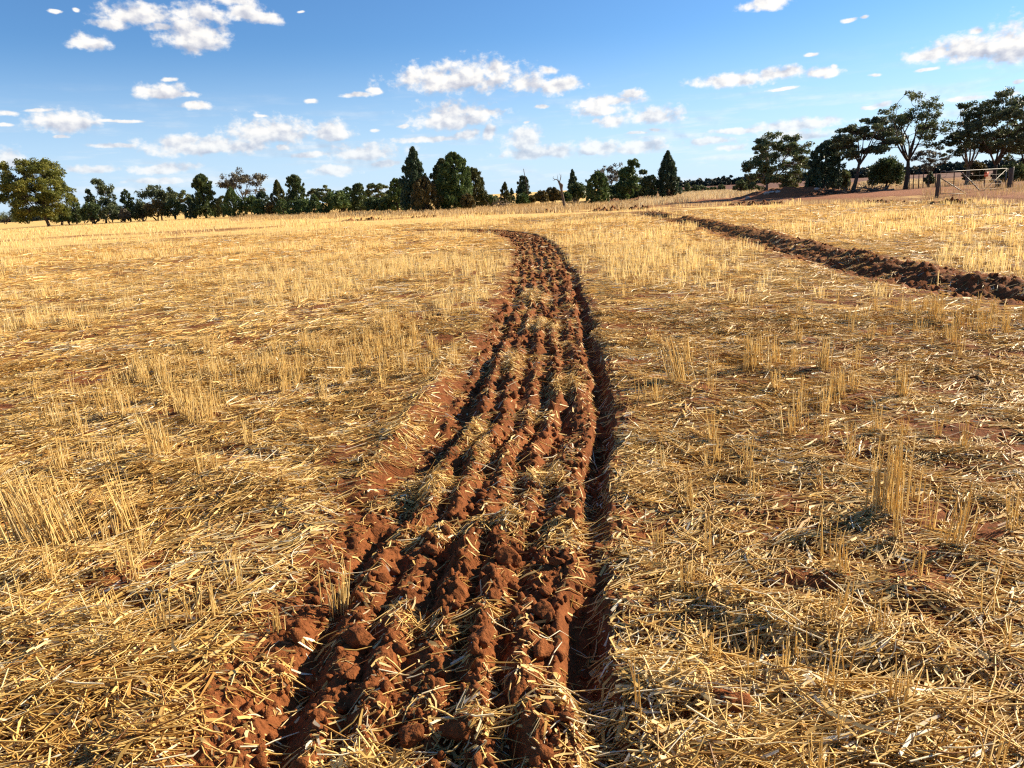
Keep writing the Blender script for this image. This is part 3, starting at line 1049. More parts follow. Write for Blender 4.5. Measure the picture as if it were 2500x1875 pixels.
def crumbs(path, n, tmax, smin, smax, width, y0):
    global nn
    seg = np.linalg.norm(np.diff(path, axis=0), axis=1)
    run = np.concatenate([[0], np.cumsum(seg)])
    tt = rng.uniform(y0, min(run[-1], tmax), n)
    px = np.interp(tt, run, path[:, 0])
    py = np.interp(tt, run, path[:, 1])
    x = px + rng.uniform(-width, width, n)
    y = py + rng.normal(0, .05, n)
    w = gsample(x, y, WG)
    z = gsample(x, y)
    for i in np.nonzero(w > .3)[0]:
        s = smin + (smax - smin) * rng.beta(1, 5)
        v = clod_verts(ICO1[0], int(rng.integers(0, 500)), .32) * s * rng.uniform(.7, 1.25, 3)
        cv.append(v + np.array([x[i], y[i], z[i] + s * .4]))
        cf.append(ICO1[1] + nn)
        nn += len(v)


crumbs(STRIP, 1500, 6.5, .005, .045, .6, 2.6)
crumbs(STRIP, 900, 16, .012, .06, .6, 6.5)
crumbs(STRIP, 500, 36, .03, .08, .6, 15)
crumbs(ROW2, 800, 44, .02, .065, .75, 3)
crumbs(ROW3, 420, 80, .06, .20, .6, 2)
o = mesh_obj('soil_crumbs', np.vstack(cv), np.vstack(cf), M_SOIL)
tag(o, kind='stuff')

# ------------------------------------------------------------------ dry grass along the field edges
grs = Geo()


def grass(poly_px, n, h0, h1, w, tone0=.5, Y=None):
    G = np.array([on_ground(*p)[:2] for p in poly_px])
    lo, hi = G.min(0), G.max(0)
    x = rng.uniform(lo[0], hi[0], n * 6)
    y = rng.uniform(lo[1], hi[1], n * 6)
    ok = inside_poly(x, y, G) & (perlin(x * .22, y * .22, 91) + .7 * perlin(x * .7, y * .7, 92) > -.28)
    x, y = x[ok][:n], y[ok][:n]
    m = len(x)
    A, Mid, B, ww, tone, th = stalks(x, y, rng.uniform(h0, h1, m) * (1 + .35 * perlin(x * .3, y * .3, 93)), w, .28)
    tone = np.clip(rng.normal(tone0, .2, m) + .2 * perlin(x * .2, y * .2, 94), 0, 1)
    grs.add(*ribbons(A, Mid, B, ww, tone, th))


grass([(560, 541), (1000, 531), (1000, 512), (560, 526)], 12000, .18, .42, .05, .5)
grass([(1000, 531), (1400, 520), (1560, 506), (1560, 492), (1300, 500), (1000, 512)], 15000, .18, .42, .045, .5)
grass([(0, 541), (560, 541), (560, 526), (0, 536.5)], 6000, .18, .4, .06, .5)
grass([(1560, 506), (1700, 490), (1850, 478), (1850, 466), (1700, 470), (1560, 490)], 9000, .3, .55, .05, .75)
grass([(1990, 474), (2280, 466), (2600, 470), (2600, 440), (2280, 440), (1990, 458)], 4200, .15, .42, .03, .45)
grass([(2100, 460), (2300, 448), (2300, 438), (2100, 447)], 4000, .3, .55, .05, .8)
grass([(1640, 504), (2290, 496), (2600, 504), (2600, 498), (2290, 490), (1640, 497)], 2600, .06, .2, .02, .6)
grass([(2250, 492), (2560, 500), (2560, 470), (2250, 476)], 1500, .15, .4, .018, .4)
tag(grs.build('dry_grass', M_GRASS), kind='stuff')


# ------------------------------------------------------------------ trees
def unit(v):
    return v / (np.linalg.norm(v, axis=-1, keepdims=True) + 1e-9)


def leaves(centres, radii, per, size, up=.3, out=.4, tone=None, aspect=.45, flat=1.0):
    """leaf sprays in a cloud of small tufts: centres (n,3), radii (n,)"""
    n = len(centres)
    cnt = np.maximum(3, (per * rng.uniform(.6, 1.4, n))).astype(int)
    c = np.repeat(centres, cnt, 0)
    rr = np.repeat(radii, cnt)
    m = len(c)
    d = unit(rng.normal(size=(m, 3)))
    q = rng.uniform(0, 1, m) ** .45
    off = d * (q * rr)[:, None]
    off[:, 2] *= flat
    P = c + off
    ctr = centres.mean(0)
    o = unit((P - ctr) * np.array([1, 1, .3]))
    ax = unit(rng.normal(size=(m, 3)) * .75 + o * out + np.array([0, 0, 1.0]) * up)
    sd = unit(np.cross(ax, rng.normal(size=(m, 3))))
    L = size * rng.uniform(.55, 1.35, m)
    Wd = L * aspect * rng.uniform(.7, 1.3, m)
    A = P - ax * (L / 2)[:, None]
    B = P + ax * (L / 2)[:, None]
    s = sd * (Wd / 2)[:, None]
    V = np.stack([A - s * .5, P - ax * (L * .05)[:, None] - s, B, P - ax * (L * .05)[:, None] + s], 1)
    ct = np.repeat(rng.normal(.5, .16, n) if tone is None else tone, cnt)
    tn = np.clip(ct + rng.normal(0, .13, m), 0, 1)
    V[:, 0] = A
    return V.reshape(-1, 3), np.arange(m * 4).reshape(-1, 4), np.repeat(tn, 4)


def limb(a, b, sag=.1, n=6):
    a, b = np.asarray(a, float), np.asarray(b, float)
    t = np.linspace(0, 1, n)[:, None]
    L = np.linalg.norm(b - a)
    k = rng.normal(0, sag * L, 3) * np.array([1, 1, .3])
    return a + (b - a) * t + k * np.sin(t * math.pi)


def cypress(H, R, lmat, kind='cone', sparse=1.0, tuft=1.0, tier=0):
    """trunk and crown geometry of a cypress pine with its foot at the origin"""
    T, Cn = Geo(), Geo()
    lean = rng.normal(0, .02, 2) * H
    zz = np.linspace(-.25, H * .96, 8)
    cl = np.stack([lean[0] * (zz / H) ** 2, lean[1] * (zz / H) ** 2, zz], 1)
    T.tube(cl, np.interp(zz, [0, H], [.024 * H + .03, .012]), 7, .5)
    nb = int(230 * sparse * (.6 + .05 * H))
    h = rng.uniform(.05, 1.0, nb) ** .88
    if kind == 'cone':
        prof = np.interp(h, [0, .08, .22, .45, .7, .88, 1], [.55, .86, 1, .84, .55, .27, .03])
    elif kind == 'oval':
        prof = np.interp(h, [0, .06, .25, .5, .75, .92, 1], [.5, .8, .98, 1, .82, .5, .12])
    else:  # ragged
        prof = np.interp(h, [0, .1, .3, .5, .7, .85, .95, 1], [.4, .8, .95, .75, .6, .6, .4, .1])
    a = rng.uniform(0, 2 * math.pi, nb)
    lob = 1 + .42 * perlin(a * 1.3 + 7 * tier, h * 7, 101 + tier) + (.25 if kind == 'ragged' else .1) * rng.normal(size=nb)
    rr = R * prof * np.clip(lob, .3, 1.5) * rng.uniform(.35, 1, nb) ** .45
    P = np.stack([np.cos(a) * rr, np.sin(a) * rr, h * H * .97], 1)
    P[:, :2] += np.outer(h ** 2, lean)
    tr = (.10 * R + .02 * H) * tuft * rng.uniform(.6, 1.25, nb) * np.clip(1.25 - h * .75, .4, 1)
    v, f, t = leaves(P, tr, 48, .034 * H + .13, .9, .5, None, .36, 1.35)
    Cn.add(v, f, t)
    for i in rng.choice(nb, min(nb, 26), False):
        hz = max(.3, P[i, 2] - rr[i] * .6)
        T.tube(limb([lean[0] * (hz / H) ** 2, lean[1] * (hz / H) ** 2, hz], P[i], .05, 4), np.linspace(.008 * H * (1.1 - h[i]) + .01, .008, 4), 5, .5)
    return T, Cn


def gum(H, R, base_h, forks, tips, lean=(0, 0), umbrella=.8, per=70, tuft=.11, size=.26, nmain=5, inner=.25, crown_c=(0, 0), flat=.6, spread_low=.0, pads=16, pad=.34, padz=.45):
    """spreading gum: trunk splits into limbs that carry tufts of leaves on an umbrella shaped crown"""
    T, Cn = Geo(), Geo()
    fork = np.array([lean[0] * base_h, lean[1] * base_h, base_h])
    tr0 = .016 * H + .04
    pts = limb([0, 0, -.25], fork, .03, 7)
    T.tube(pts, np.linspace(tr0 * 1.35, tr0 * .8, 7), 8, .5, .04)
    R = R * .92
    cc = np.array([crown_c[0] + fork[0], crown_c[1] + fork[1], base_h + (H - base_h) * .42])
    hz = (H - base_h) * .60
    n_in = int(tips * inner)
    d = unit(rng.normal(size=(tips * 4, 3)))
    d = d[d[:, 2] > -.45 - spread_low][:tips]
    tips = len(d)
    q = np.where(np.arange(tips) < n_in, rng.uniform(.45, .8, tips), rng.uniform(.82, 1.0, tips))
    lob = 1 + .16 * perlin(np.arctan2(d[:, 1], d[:, 0]) * 1.4 + rng.uniform(0, 40), d[:, 2] * 2.2, 121)
    P = cc + d * (q * lob)[:, None] * np.array([R, R, hz])
    # tufts gather in pads at the limb ends, with gaps between
    pc = P[np.argsort(rng.uniform(size=tips))[:pads]]
    near = np.argmin(((P[:, None] - pc[None]) ** 2).sum(-1), 1)
    off = unit(rng.normal(size=(tips, 3))) * (rng.uniform(0, 1, tips) ** .5 * pad * R)[:, None] * np.array([1.15, 1.15, padz])
    P = np.where((rng.uniform(size=tips) < .85)[:, None], pc[near] + off, P)
    P[:, 2] = np.minimum(P[:, 2], cc[2] + hz)
    mains = []
    for k in range(nmain):
        a = 2 * math.pi * k / nmain + rng.normal(0, .3)
        e = cc + np.array([math.cos(a) * R * .42, math.sin(a) * R * .42, hz * rng.uniform(-.1, .45)])
        L = limb(fork + np.array([0, 0, -.06 * base_h * rng.uniform(0, 2)]), e, .10, 7)
        T.tube(L, np.linspace(tr0 * .55, tr0 * .22, 7), 6, .5, .03)
        mains.append(L)
    allm = np.vstack([L[2:] for L in mains])
    for i in range(tips):
        j = np.argmin(((allm - P[i]) ** 2).sum(1) + 2.5 * np.maximum(0, allm[:, 2] - P[i, 2] + .3) ** 2)
        T.tube(limb(allm[j], P[i], .12, 5), np.linspace(tr0 * .16, .012, 5), 4, .5)
    rad_t = tuft * R * 1.6 * rng.uniform(.7, 1.35, tips)
    v, f, t = leaves(P, rad_t * 1.05, per * 1.4, size * 1.1, -.15, .25, None, .44, flat)
    Cn.add(v, f, t)
    return T, Cn


def bush(H, R, lmat, per=60, tufts=70, size=.2, skirt=.0, stems=3, up=.4, top=.9):
    T, Cn = Geo(), Geo()
    d = unit(rng.normal(size=(tufts * 3, 3)))
    d = d[d[:, 2] > -.55][:tufts]
    q = rng.uniform(.45, 1.0, len(d)) ** .6
    lob = 1 + .28 * perlin(np.arctan2(d[:, 1], d[:, 0]) * 1.5 + rng.uniform(0, 50), d[:, 2] * 2.4, 131)
    P = np.array([0, 0, H * (.46 + skirt)]) + d * (q * lob)[:, None] * np.array([R * .86, R * .86, H * .46])
    rad_t = (.16 * R + .05 * H) * rng.uniform(.7, 1.3, len(d))
    v, f, t = leaves(P, rad_t, per * 1.45, size * 1.25, up, .4, None, .48, .95)
    Cn.add(v, f, t)
    for k in range(stems):
        a = rng.uniform(0, 6.28)
        T.tube(limb([math.cos(a) * .1, math.sin(a) * .1, -.2], P[rng.integers(len(P))], .08, 6), np.linspace(.03 * H + .02, .015, 6), 6, .5)
    for i in rng.choice(len(P), min(14, len(P)), False):
        T.tube(limb([0, 0, H * .18], P[i], .12, 5), np.linspace(.014 * H + .01, .01, 5), 4, .5)
    return T, Cn


def plant(name, px, by, ty, hw, Y, label, cat, group, make, bark, leaf, dz=0.0):
    """put a plant at photo column px on the ground at depth Y; ty is its top and hw its half width, in photo pixels"""
    g = at_depth(px, by, Y)
    x = g[0]
    z = gz(x, Y) + dz
    H = at_depth(px, ty, Y)[2] - z
    R = hw / FPX * Y * 1.02
    root = empty(name, (x, Y, z))
    T, Cn = make(H, R)
    T.build('trunk' if cat == 'tree' else 'stem', bark, root, True)
    Cn.build('crown' if cat == 'tree' else 'foliage', leaf, root)
    tag(root, label, cat, group)
    return root


GL = 'trees of the far line behind the field'
GR = 'trees around the gate and track'


def YG(px, py):
    return float(on_ground(px, py)[1])


def cyp(px, by, ty, hw, Y, label, kind='cone', leaf=None, sparse=1.0, tuft=1.0, group=GL, dz=0, name='cypress_pine'):
    t = int(rng.integers(0, 60))
    return plant(name, px, by, ty, hw, Y, label, 'tree', group, lambda H, R: cypress(H, R, None, kind, sparse, tuft, t), M_BARK, L_VAR[t % 4] if leaf in (None, L_CYPRESS) else leaf, dz)


def bsh(px, by, ty, hw, Y, label, leaf=None, tufts=60, cat='bush', group=GL, size=.24, dz=0, name='bush', per=52, skirt=0.0):
    return plant(name, px, by, ty, hw, Y, label, cat, group, lambda H, R: bush(H, R, None, per, tufts, size, skirt), M_BARK, leaf or L_CYPRESS_L, dz)


def gm(px, by, ty, hw, Y, label, leaf=None, group=GL, bark=None, dz=0, name='gum_tree', **k):
    bh = k.pop('bh', .28)
    return plant(name, px, by, ty, hw, Y, label, 'tree', group, lambda H, R: gum(H, R, bh * H, 2, **k), bark or M_BARK, leaf or L_GUM, dz)


# --- the lone tree at far left
gm(121, 552, 384, 76, 128, 'lone broad yellow green tree leaning left at the field edge', L_GOLD, None, M_BARK, 0, 'broad_tree',
   bh=.18, tips=330, lean=(-.35, 0), per=75, tuft=.085, size=.36, nmain=8, inner=.3, crown_c=(-.45, 0), flat=.8, spread_low=.4, pads=90, pad=.16, padz=.9)

# --- the far line, left to right
D = 140
bsh(12, 537, 516, 30, 260, 'low dark scrub on the skyline left of the lone tree', L_GUM_D, 40)
bsh(205, 531, 508, 24, 150, 'low round bush right of the lone tree trunk', L_CYPRESS, 40)
cyp(185, 531, 470, 17, D + 6, 'thin spired cypress just right of the lone yellow tree', 'ragged', sparse=.6)
bsh(168, 532, 505, 15, D - 4, 'small bush half behind the lone tree crown', L_CYPRESS, 36)
gm(256, 531, 438, 34, D, 'tall gappy tree with twin ragged tops left of the line', L_GUM_D, bh=.2, tips=60, per=60, tuft=.12, size=.4, nmain=5, inner=.45, flat=1.1, spread_low=.4)
cyp(228, 531, 460, 12, D + 2, 'narrow side shoot tree left of the gappy twin topped tree', 'ragged', L_GUM_D, .5)
bsh(225, 531, 492, 26, D - 6, 'dense dark bush at the foot of the gappy tree', L_CYPRESS, 55)
bsh(272, 532, 498, 26, D - 8, 'rounded bush right of the gappy tree trunk', L_GUM_D, 55)
bsh(305, 531, 506, 14, D - 9, 'grey green round bush in front of the small mop headed tree', L_GREY, 40)
cyp(318, 530, 461, 17, D, 'small mop headed tree between gappy tree and dark gum', 'ragged', L_CYPRESS, .8)
gm(395, 531, 452, 46, D, 'broad dark gum with domed top on the left line', L_GUM_D, bh=.25, tips=60, per=75, tuft=.13, size=.4, nmain=5, inner=.4, flat=.75, spread_low=.3)
bsh(352, 531, 481, 24, D - 4, 'round dark bush left of the domed gum', L_GUM_D, 60)
bsh(385, 532, 484, 28, D - 6, 'wide brownish bush under the domed gum', L_OLIVE, 60)
bsh(428, 532, 484, 26, D - 5, 'wide dark bush right of the domed gum trunk', L_CYPRESS, 60)
gm(452, 531, 465, 26, D + 4, 'open topped pale gum behind the left line bushes', L_GUM, bh=.3, tips=36, per=55, tuft=.14, size=.4, nmain=4, inner=.3)
cyp(466, 531, 488, 15, D - 6, 'short conical pine left of the tall ragged cypress', 'oval', L_CYPRESS)
cyp(504, 532, 423, 30, D - 4, 'tall ragged cypress standing proud at the left end of the line', 'ragged', L_CYPRESS, 1.5)
cyp(547, 529, 477, 16, D - 6, 'small pine right of the tall ragged cypress', 'oval')
gm(601, 527, 418, 49, 140, 'brownish open gum rising behind young green pines', L_GREY, bh=.4, tips=58, per=60, tuft=.10, size=.36, nmain=6, inner=.35, flat=.9)
cyp(573, 528, 456, 27, 122, 'bright green cone shaped pine in front of the brownish gum', 'cone', L_CYPRESS_L, 1.2)
bsh(618, 525, 474, 20, 122, 'green bush right of the bright cone pine', L_CYPRESS_L, 55)
cyp(645, 524, 466, 19, 124, 'dark upright pine below the brownish gum', 'oval', L_CYPRESS)
bsh(632, 526, 488, 17, 116, 'low bush in front of the dark upright pine', L_CYPRESS_L, 50)
bsh(664, 524, 491, 14, 116, 'reddish brown bush between two green pines', L_OLIVE, 40)
cyp(684, 523, 438, 21, 128, 'bluish spire cypress with bare tip left of the tall crooked one', 'cone', L_CYPRESS, 1.0)
cyp(692, 525, 487, 17, 112, 'light green young pine in front of the bluish spire', 'oval', L_CYPRESS_L)
cyp(729, 524, 425, 25, 118, 'tall crooked cypress with a leaning shaggy head', 'ragged', L_CYPRESS, 1.3)
cyp(716, 525, 489, 15, 110, 'young pine left below the shaggy headed cypress', 'oval', L_CYPRESS_L, .8)
bsh(742, 525, 484, 20, 110, 'round young pine right below the shaggy headed cypress', L_CYPRESS_L, 50)
cyp(769, 522, 474, 20, 108, 'cone shaped young pine right of the shaggy cypress', 'cone', L_CYPRESS_L)
gm(780, 522, 459, 25, 125, 'small open gum peeping over the young pines', L_GUM_D, bh=.35, tips=34, per=60, tuft=.14, size=.36, nmain=4)
gm(799, 521, 456, 17, 122, 'narrow open gum beside the small peeping gum', L_GUM, bh=.35, tips=28, per=60, tuft=.16, size=.36, nmain=4)
cyp(792, 523, 495, 13, 106, 'short pine at the front between cone pine and round tree', 'cone', L_CYPRESS_L, .7)
bsh(829, 519, 463, 32, 106, 'large round olive green tree in the middle left line', L_CYPRESS_L, 95, 'tree', size=.26, name='round_tree')
cyp(851, 519, 456, 19, 112, 'upright pine touching the large round tree', 'oval', L_CYPRESS_L)
cyp(881, 518, 446, 23, 108, 'dark pine with several tips left of the shaded thicket', 'ragged', L_CYPRESS, 1.2)
gm(920, 517, 446, 26, 112, 'grey green gum above the shaded thicket', L_GUM, bh=.3, tips=44, per=65, tuft=.13, size=.34, nmain=5, spread_low=.2)
gm(942, 516, 452, 22, 114, 'second gum head above the shaded thicket', L_GUM, bh=.3, tips=36, per=65, tuft=.14, size=.34, nmain=5, spread_low=.2)
bsh(915, 516, 478, 22, 98, 'dark rounded bush at the left of the shaded thicket', L_CYPRESS, 60)
bsh(948, 517, 476, 26, 97, 'dark rounded bush at the right of the shaded thicket', L_CYPRESS, 60)
cyp(972, 516, 434, 21, 96, 'feathery light green pine left of the tallest cypress', 'ragged', L_CYPRESS_L, 1.2)
cyp(1016, 518, 357, 34, 88, 'tallest dark cypress left of the paired pines', 'cone', L_CYPRESS, 1.9, .95)
plant('olive_tree', 1042, 518, 431, 31, 82, 'olive brown oval tree in front of the tallest cypress', 'tree', GL,
      lambda H, R: cypress(H, R, None, 'oval', 1.3, 1.1, 5), M_BARK, L_OLIVE)
cyp(1084, 514, 386, 26, 90, 'left one of the pair of big dense pines', 'oval', L_CYPRESS, 1.6)
cyp(1113, 517, 371, 36, 84, 'right and taller one of the pair of big dense pines', 'oval', L_CYPRESS_L, 2.0)
cyp(1160, 512, 408, 28, 92, 'rounded tall pine right of the paired dense pines', 'oval', L_CYPRESS, 1.5)
bsh(1142, 514, 474, 18, 82, 'olive bush at the foot of the paired dense pines', L_OLIVE, 50)
bsh(1197, 503, 474, 15, 92, 'green bush at the right end of the big pine group', L_CYPRESS_L, 45)
bsh(1211, 500, 478, 10, 130, 'tiny distant bush in the gap right of the big pine group', L_GUM_D, 26)
cyp(1233, 500, 444, 14, 98, 'small dark cypress in the gap above fallen branches', 'cone', L_CYPRESS, 1.0)
cyp(1250, 500, 459, 8, 102, 'slender small cypress beside the dark one in the gap', 'cone', L_CYPRESS, .6)
cyp(1280, 500, 428, 17, 100, 'open spired cypress behind the bare pole', 'ragged', L_CYPRESS, .9)
bsh(1276, 500, 473, 18, 90, 'bright green bush at the foot of the bare pole', L_CYPRESS_L, 55)
bsh(1298, 499, 477, 10, 92, 'small reddish bush right of the bare pole', L_OLIVE, 30)
bsh(1322, 497, 464, 18, 95, 'brown leaved bush left of the dead tree', L_OLIVE, 55)
bsh(1352, 497, 457, 22, 97, 'larger brown leaved bush behind the dead tree', L_OLIVE, 60)
bsh(1384, 495, 466, 11, 88, 'small green bush right of the dead tree', L_CYPRESS_L, 36)
cyp(1401, 494, 413, 14, 98, 'slim grey cypress left of the dark thicket', 'cone', L_CYPRESS, .9)
bsh(1408, 494, 443, 24, 90, 'dark round bush at the left of the right hand thicket', L_CYPRESS, 65)
gm(1486, 494, 395, 36, 100, 'thinly leaved grey tree showing its twigs', L_GREY, bh=.25, tips=70, per=22, tuft=.10, size=.24, nmain=6, inner=.4, flat=1.0, spread_low=.3)
cyp(1459, 497, 418, 26, 80, 'rounded olive green tree on a single thin trunk', 'oval', L_CYPRESS_L, 1.5, name='round_tree')
gm(1532, 494, 391, 31, 84, 'bushy green tree on a slim dark trunk right of the grey tree', L_CYPRESS_L, bh=.16, tips=110, per=75, tuft=.14, size=.26, nmain=6, inner=.45, flat=1.0, spread_low=.5, pads=24, pad=.4, name='bushy_tree')
gm(1573, 490, 417, 20, 88, 'feathery tree between bushy tree and lone dark spruce shape', L_GUM, bh=.16, tips=60, per=60, tuft=.15, size=.26, nmain=5, inner=.4, flat=1.0, spread_low=.4, pads=20, pad=.4, name='feathery_tree')
bsh(1556, 491, 455, 26, 90, 'dark undergrowth bush between the bushy and feathery trees', L_CYPRESS, 60)
bsh(1495, 493, 452, 26, 92, 'dark undergrowth bush below the thinly leaved grey tree', L_CYPRESS, 60)
cyp(1594, 488, 426, 11, 92, 'narrow pine left of the lone cone shaped cypress', 'oval', L_CYPRESS, .9)
cyp(1630, 484, 368, 27, 88, 'lone cone shaped cypress right of the thicket', 'cone', L_CYPRESS, 1.7)
for i, (px, by, ty, hw, lab) in enumerate([
        (1660, 476, 460, 14, 'pale low shrub beside the lone cone cypress'), (1679, 474, 447, 8, 'upright small shrub second right of the lone cypress'),
        (1696, 473, 452, 14, 'loose green shrub before the ploughed paddock'), (1717, 471, 453, 14, 'rounded low shrub in the middle of the shrub row'),
        (1741, 468, 455, 10, 'low thin shrub near the right end of the shrub row'), (1761, 466, 450, 9, 'tallest thin shrub at the right end of the shrub row')]):
    bsh(px, by, ty, hw, 112 + 4 * i, lab, L_GUM, 30, 'shrub', 'shrubs before the ploughed paddock', .22, 0, 'shrub', 40)
for px, by, ty, hw, Y, lab in (
        (292, 531, 500, 15, 143, 'small dark bush in the gap left of the small mop headed tree'), (338, 531, 497, 16, 142, 'small dark bush just right of the small mop headed tree'),
        (478, 531, 494, 15, 141, 'small dark bush at the left foot of the tall ragged cypress'), (528, 530, 496, 15, 138, 'small dark bush at the right foot of the tall ragged cypress'),
        (147, 532, 506, 13, 146, 'lowest dark bush close behind the lone tree trunk'), (890, 517, 482, 20, 112, 'dark bush between the pine with several tips and the thicket')):
    bsh(px, by, ty, hw, Y, lab, L_CYPRESS, 50)
# --- around the mound and the track
bsh(1806, 464, 439, 15, 98, 'small round bush left of the earth mound', L_GUM, 46, 'bush', GR, .2)
cyp(1830, 464, 428, 13, 99, 'slim young tree left of the big umbrella gum', 'oval', L_GUM, .8, 1.0, GR, 0, 'young_tree')
bsh(1851, 460, 449, 7, 105, 'tiny shrub left of the big umbrella gum trunk', L_GUM, 20, 'bush', GR, .18)
MOUND_C = at_depth(1925, 470, 66)
gm(1873, 454, 328, 82, 70, 'big umbrella shaped gum behind the earth mound', L_GUM, GR, M_BARK_PALE, .45, bh=.16, tips=300, per=62, tuft=.07, size=.2,
   nmain=11, inner=.28, crown_c=(.75, 0), flat=.65, spread_low=.5, pads=80, pad=.15)
cyp(2009, 457, 342, 37, 66, 'dense dark pine right of the umbrella gum', 'oval', L_CYPRESS, 1.7, .95, GR, .15)
bsh(2060, 452, 412, 14, 68, 'feathery bush beside the dark stump post', L_GUM, 50, 'bush', GR, .2)
gm(2081, 462, 290, 74, 62, 'dark gum leaning right over the woodpile', L_GUM_D, GR, M_BARK, .1, bh=.40, tips=150, lean=(.18, 0), per=66, tuft=.085, size=.2, nmain=7,
   inner=.3, crown_c=(.25, 0), flat=.6, spread_low=.0, pads=20, pad=.26)
bsh(2162, 446, 384, 41, 72, 'round dense dark bush between the two tall gums', L_CYPRESS, 130, 'bush', GR, .17, .1, 'dense_bush', 70)
gm(2211, 452, 230, 94, 66, 'tallest open gum with airy crown beside the gate', L_GUM, GR, M_BARK, .15, bh=.30, tips=135, lean=(.02, 0), per=48, tuft=.070, size=.19, nmain=9,
   inner=.55, crown_c=(-.15, 0), flat=.7, spread_low=.05, pads=24, pad=.24)
gm(2270, 429, 361, 40, 78, 'small flat topped pale tree behind the fence', L_GREY, GR, M_BARK, .2, bh=.3, tips=60, per=40, tuft=.09, size=.17, nmain=6, inner=.4, flat=.6)
bsh(2268, 431, 421, 12, 76, 'clipped dark shrub under the small pale tree', L_GUM_D, 26, 'bush', GR, .15)
gm(2362, 432, 247, 62, 68, 'gum with bare grey limbs behind the gate', L_GUM_D, GR, M_BARK_PALE, .3, bh=.2, tips=105, per=58, tuft=.085, size=.2, nmain=8, inner=.35, flat=.6, crown_c=(-.3, 0))
gm(2427, 436, 228, 100, 64, 'biggest dark gum at the right edge behind the gate', L_GUM_D, GR, M_BARK, .2, bh=.2, tips=230, per=70, tuft=.075, size=.2, nmain=9, inner=.45, flat=.65,
   crown_c=(.2, 0), spread_low=.1, pads=50, pad=.22)
gm(2500, 432, 262, 60, 70, 'gum cut by the right edge of the view', L_GUM, GR, M_BARK, .2, bh=.2, tips=90, per=70, tuft=.1, size=.2, nmain=6, inner=.4, flat=.8, spread_low=.4)
bsh(2380, 428, 392, 26, 72, 'yellowish undergrowth bush between the gate trees', L_OLIVE, 60, 'bush', GR, .18)
bsh(2472, 430, 398, 34, 68, 'green undergrowth bush behind the right gate post', L_GUM, 70, 'bush', GR, .18)
bsh(2440, 434, 412, 20, 70, 'low dark bush at the foot of the biggest gum', L_GUM_D, 40, 'bush', GR, .16)


# --- dead tree, bare pole, stump, fallen branches
def dead_tree():
    g = on_ground(1377, 511)
    Y = g[1]
    P = lambda px, py, dy=0: at_depth(px, py, Y + dy) - np.array([g[0], g[1], 0])
    root = empty('dead_tree', (g[0], g[1], 0))
    T = Geo()
    T.tube([P(1379, 514), P(1376, 492), P(1372, 470), P(1368, 452), P(1363, 441)], [.16, .11, .11, .10, .07], 8, .5, .08)
    T.tube([P(1366, 447), P(1372, 452), P(1371, 462), P(1374, 476)], [.08, .1, .09, .06], 6, .5, .1)
    T.build('trunk', M_DEADWOOD, root, True)
    for pts, r in (([P(1364, 443), P(1359, 438), P(1354, 438), P(1350, 434), P(1352, 430)], .05),
                   ([P(1366, 446), P(1368, 438), P(1369, 430), P(1366, 424)], .035),
                   ([P(1363, 441), P(1361, 433), P(1362, 426)], .025),
                   ([P(1368, 440, .2), P(1370, 432, .3), P(1370, 425, .4)], .02),
                   ([P(1356, 438), P(1352, 441), P(1349, 439)], .02),
                   ([P(1378, 503), P(1386, 508), P(1392, 512)], .06)):
        b = Geo()
        b.tube(pts, np.linspace(r, r * .3, len(pts)), 6, .5, .08)
        b.build('branch', M_DEADWOOD, root, True)
    tag(root, 'dead leafless tree with a hooked top standing in the field edge', 'dead tree')


dead_tree()


def pole(px0, py0, px1, py1, r0, r1, name, label, cat, mat):
    g = on_ground(px0, py0)
    z = gz(g[0], g[1])
    b = at_depth(px1, py1, g[1])
    t = Geo()
    m = (np.array([g[0], g[1], z]) + b) / 2 + np.array([.04, 0, 0])
    t.tube([[g[0], g[1], z - .3], m, b], [r0, (r0 + r1) / 2, r1], 8, .5, .06)
    for k in range(3):
        q = .5 + .13 * k
        a = np.array([g[0], g[1], z]) * (1 - q) + b * q
        t.tube([a, a + np.array([.1 * (-1) ** k, .05, .12])], [.02, .008], 5, .5)
    tag(t.build(name, mat, None, True), label, cat)


pole(1293, 501, 1278, 412, .10, .03, 'bare_pole_tree', 'tall thin bare dead trunk leaning left before a spired cypress', 'dead trunk', M_BARK)


def branches(px, py, Y, wpx, n, label, group, hmax, mat=M_DEADWOOD):
    g = at_depth(px, py, Y)
    hw = wpx / FPX * Y
    for k in range(n):
        t = Geo()
        x = g[0] + rng.uniform(-hw, hw)
        y = Y + rng.normal(0, .6)
        z = gz(x, y)
        L = rng.uniform(.6, 2.4)
        a = rng.uniform(0, math.pi)
        d = np.array([math.cos(a) * L, math.sin(a) * L * .5, 0])
        p0 = np.array([0, 0, rng.uniform(0, hmax * .4)]) - d / 2
        pts = limb(p0, p0 + d + np.array([0, 0, rng.uniform(-.1, hmax)]), .1, 5)
        t.tube(pts, np.linspace(rng.uniform(.04, .10), .014, 5), 6, .5, .05)
        for j in range(3):
            s_ = pts[rng.integers(1, 5)]
            t.tube(limb(s_, s_ + rng.normal(0, .35, 3) + np.array([0, 0, .25]), .1, 3), np.linspace(.03, .008, 3), 4, .5)
        o_ = t.build('fallen_branch', mat, None, True)
        o_.location = (x, y, z)
        tag(o_, label, 'fallen branch', group)


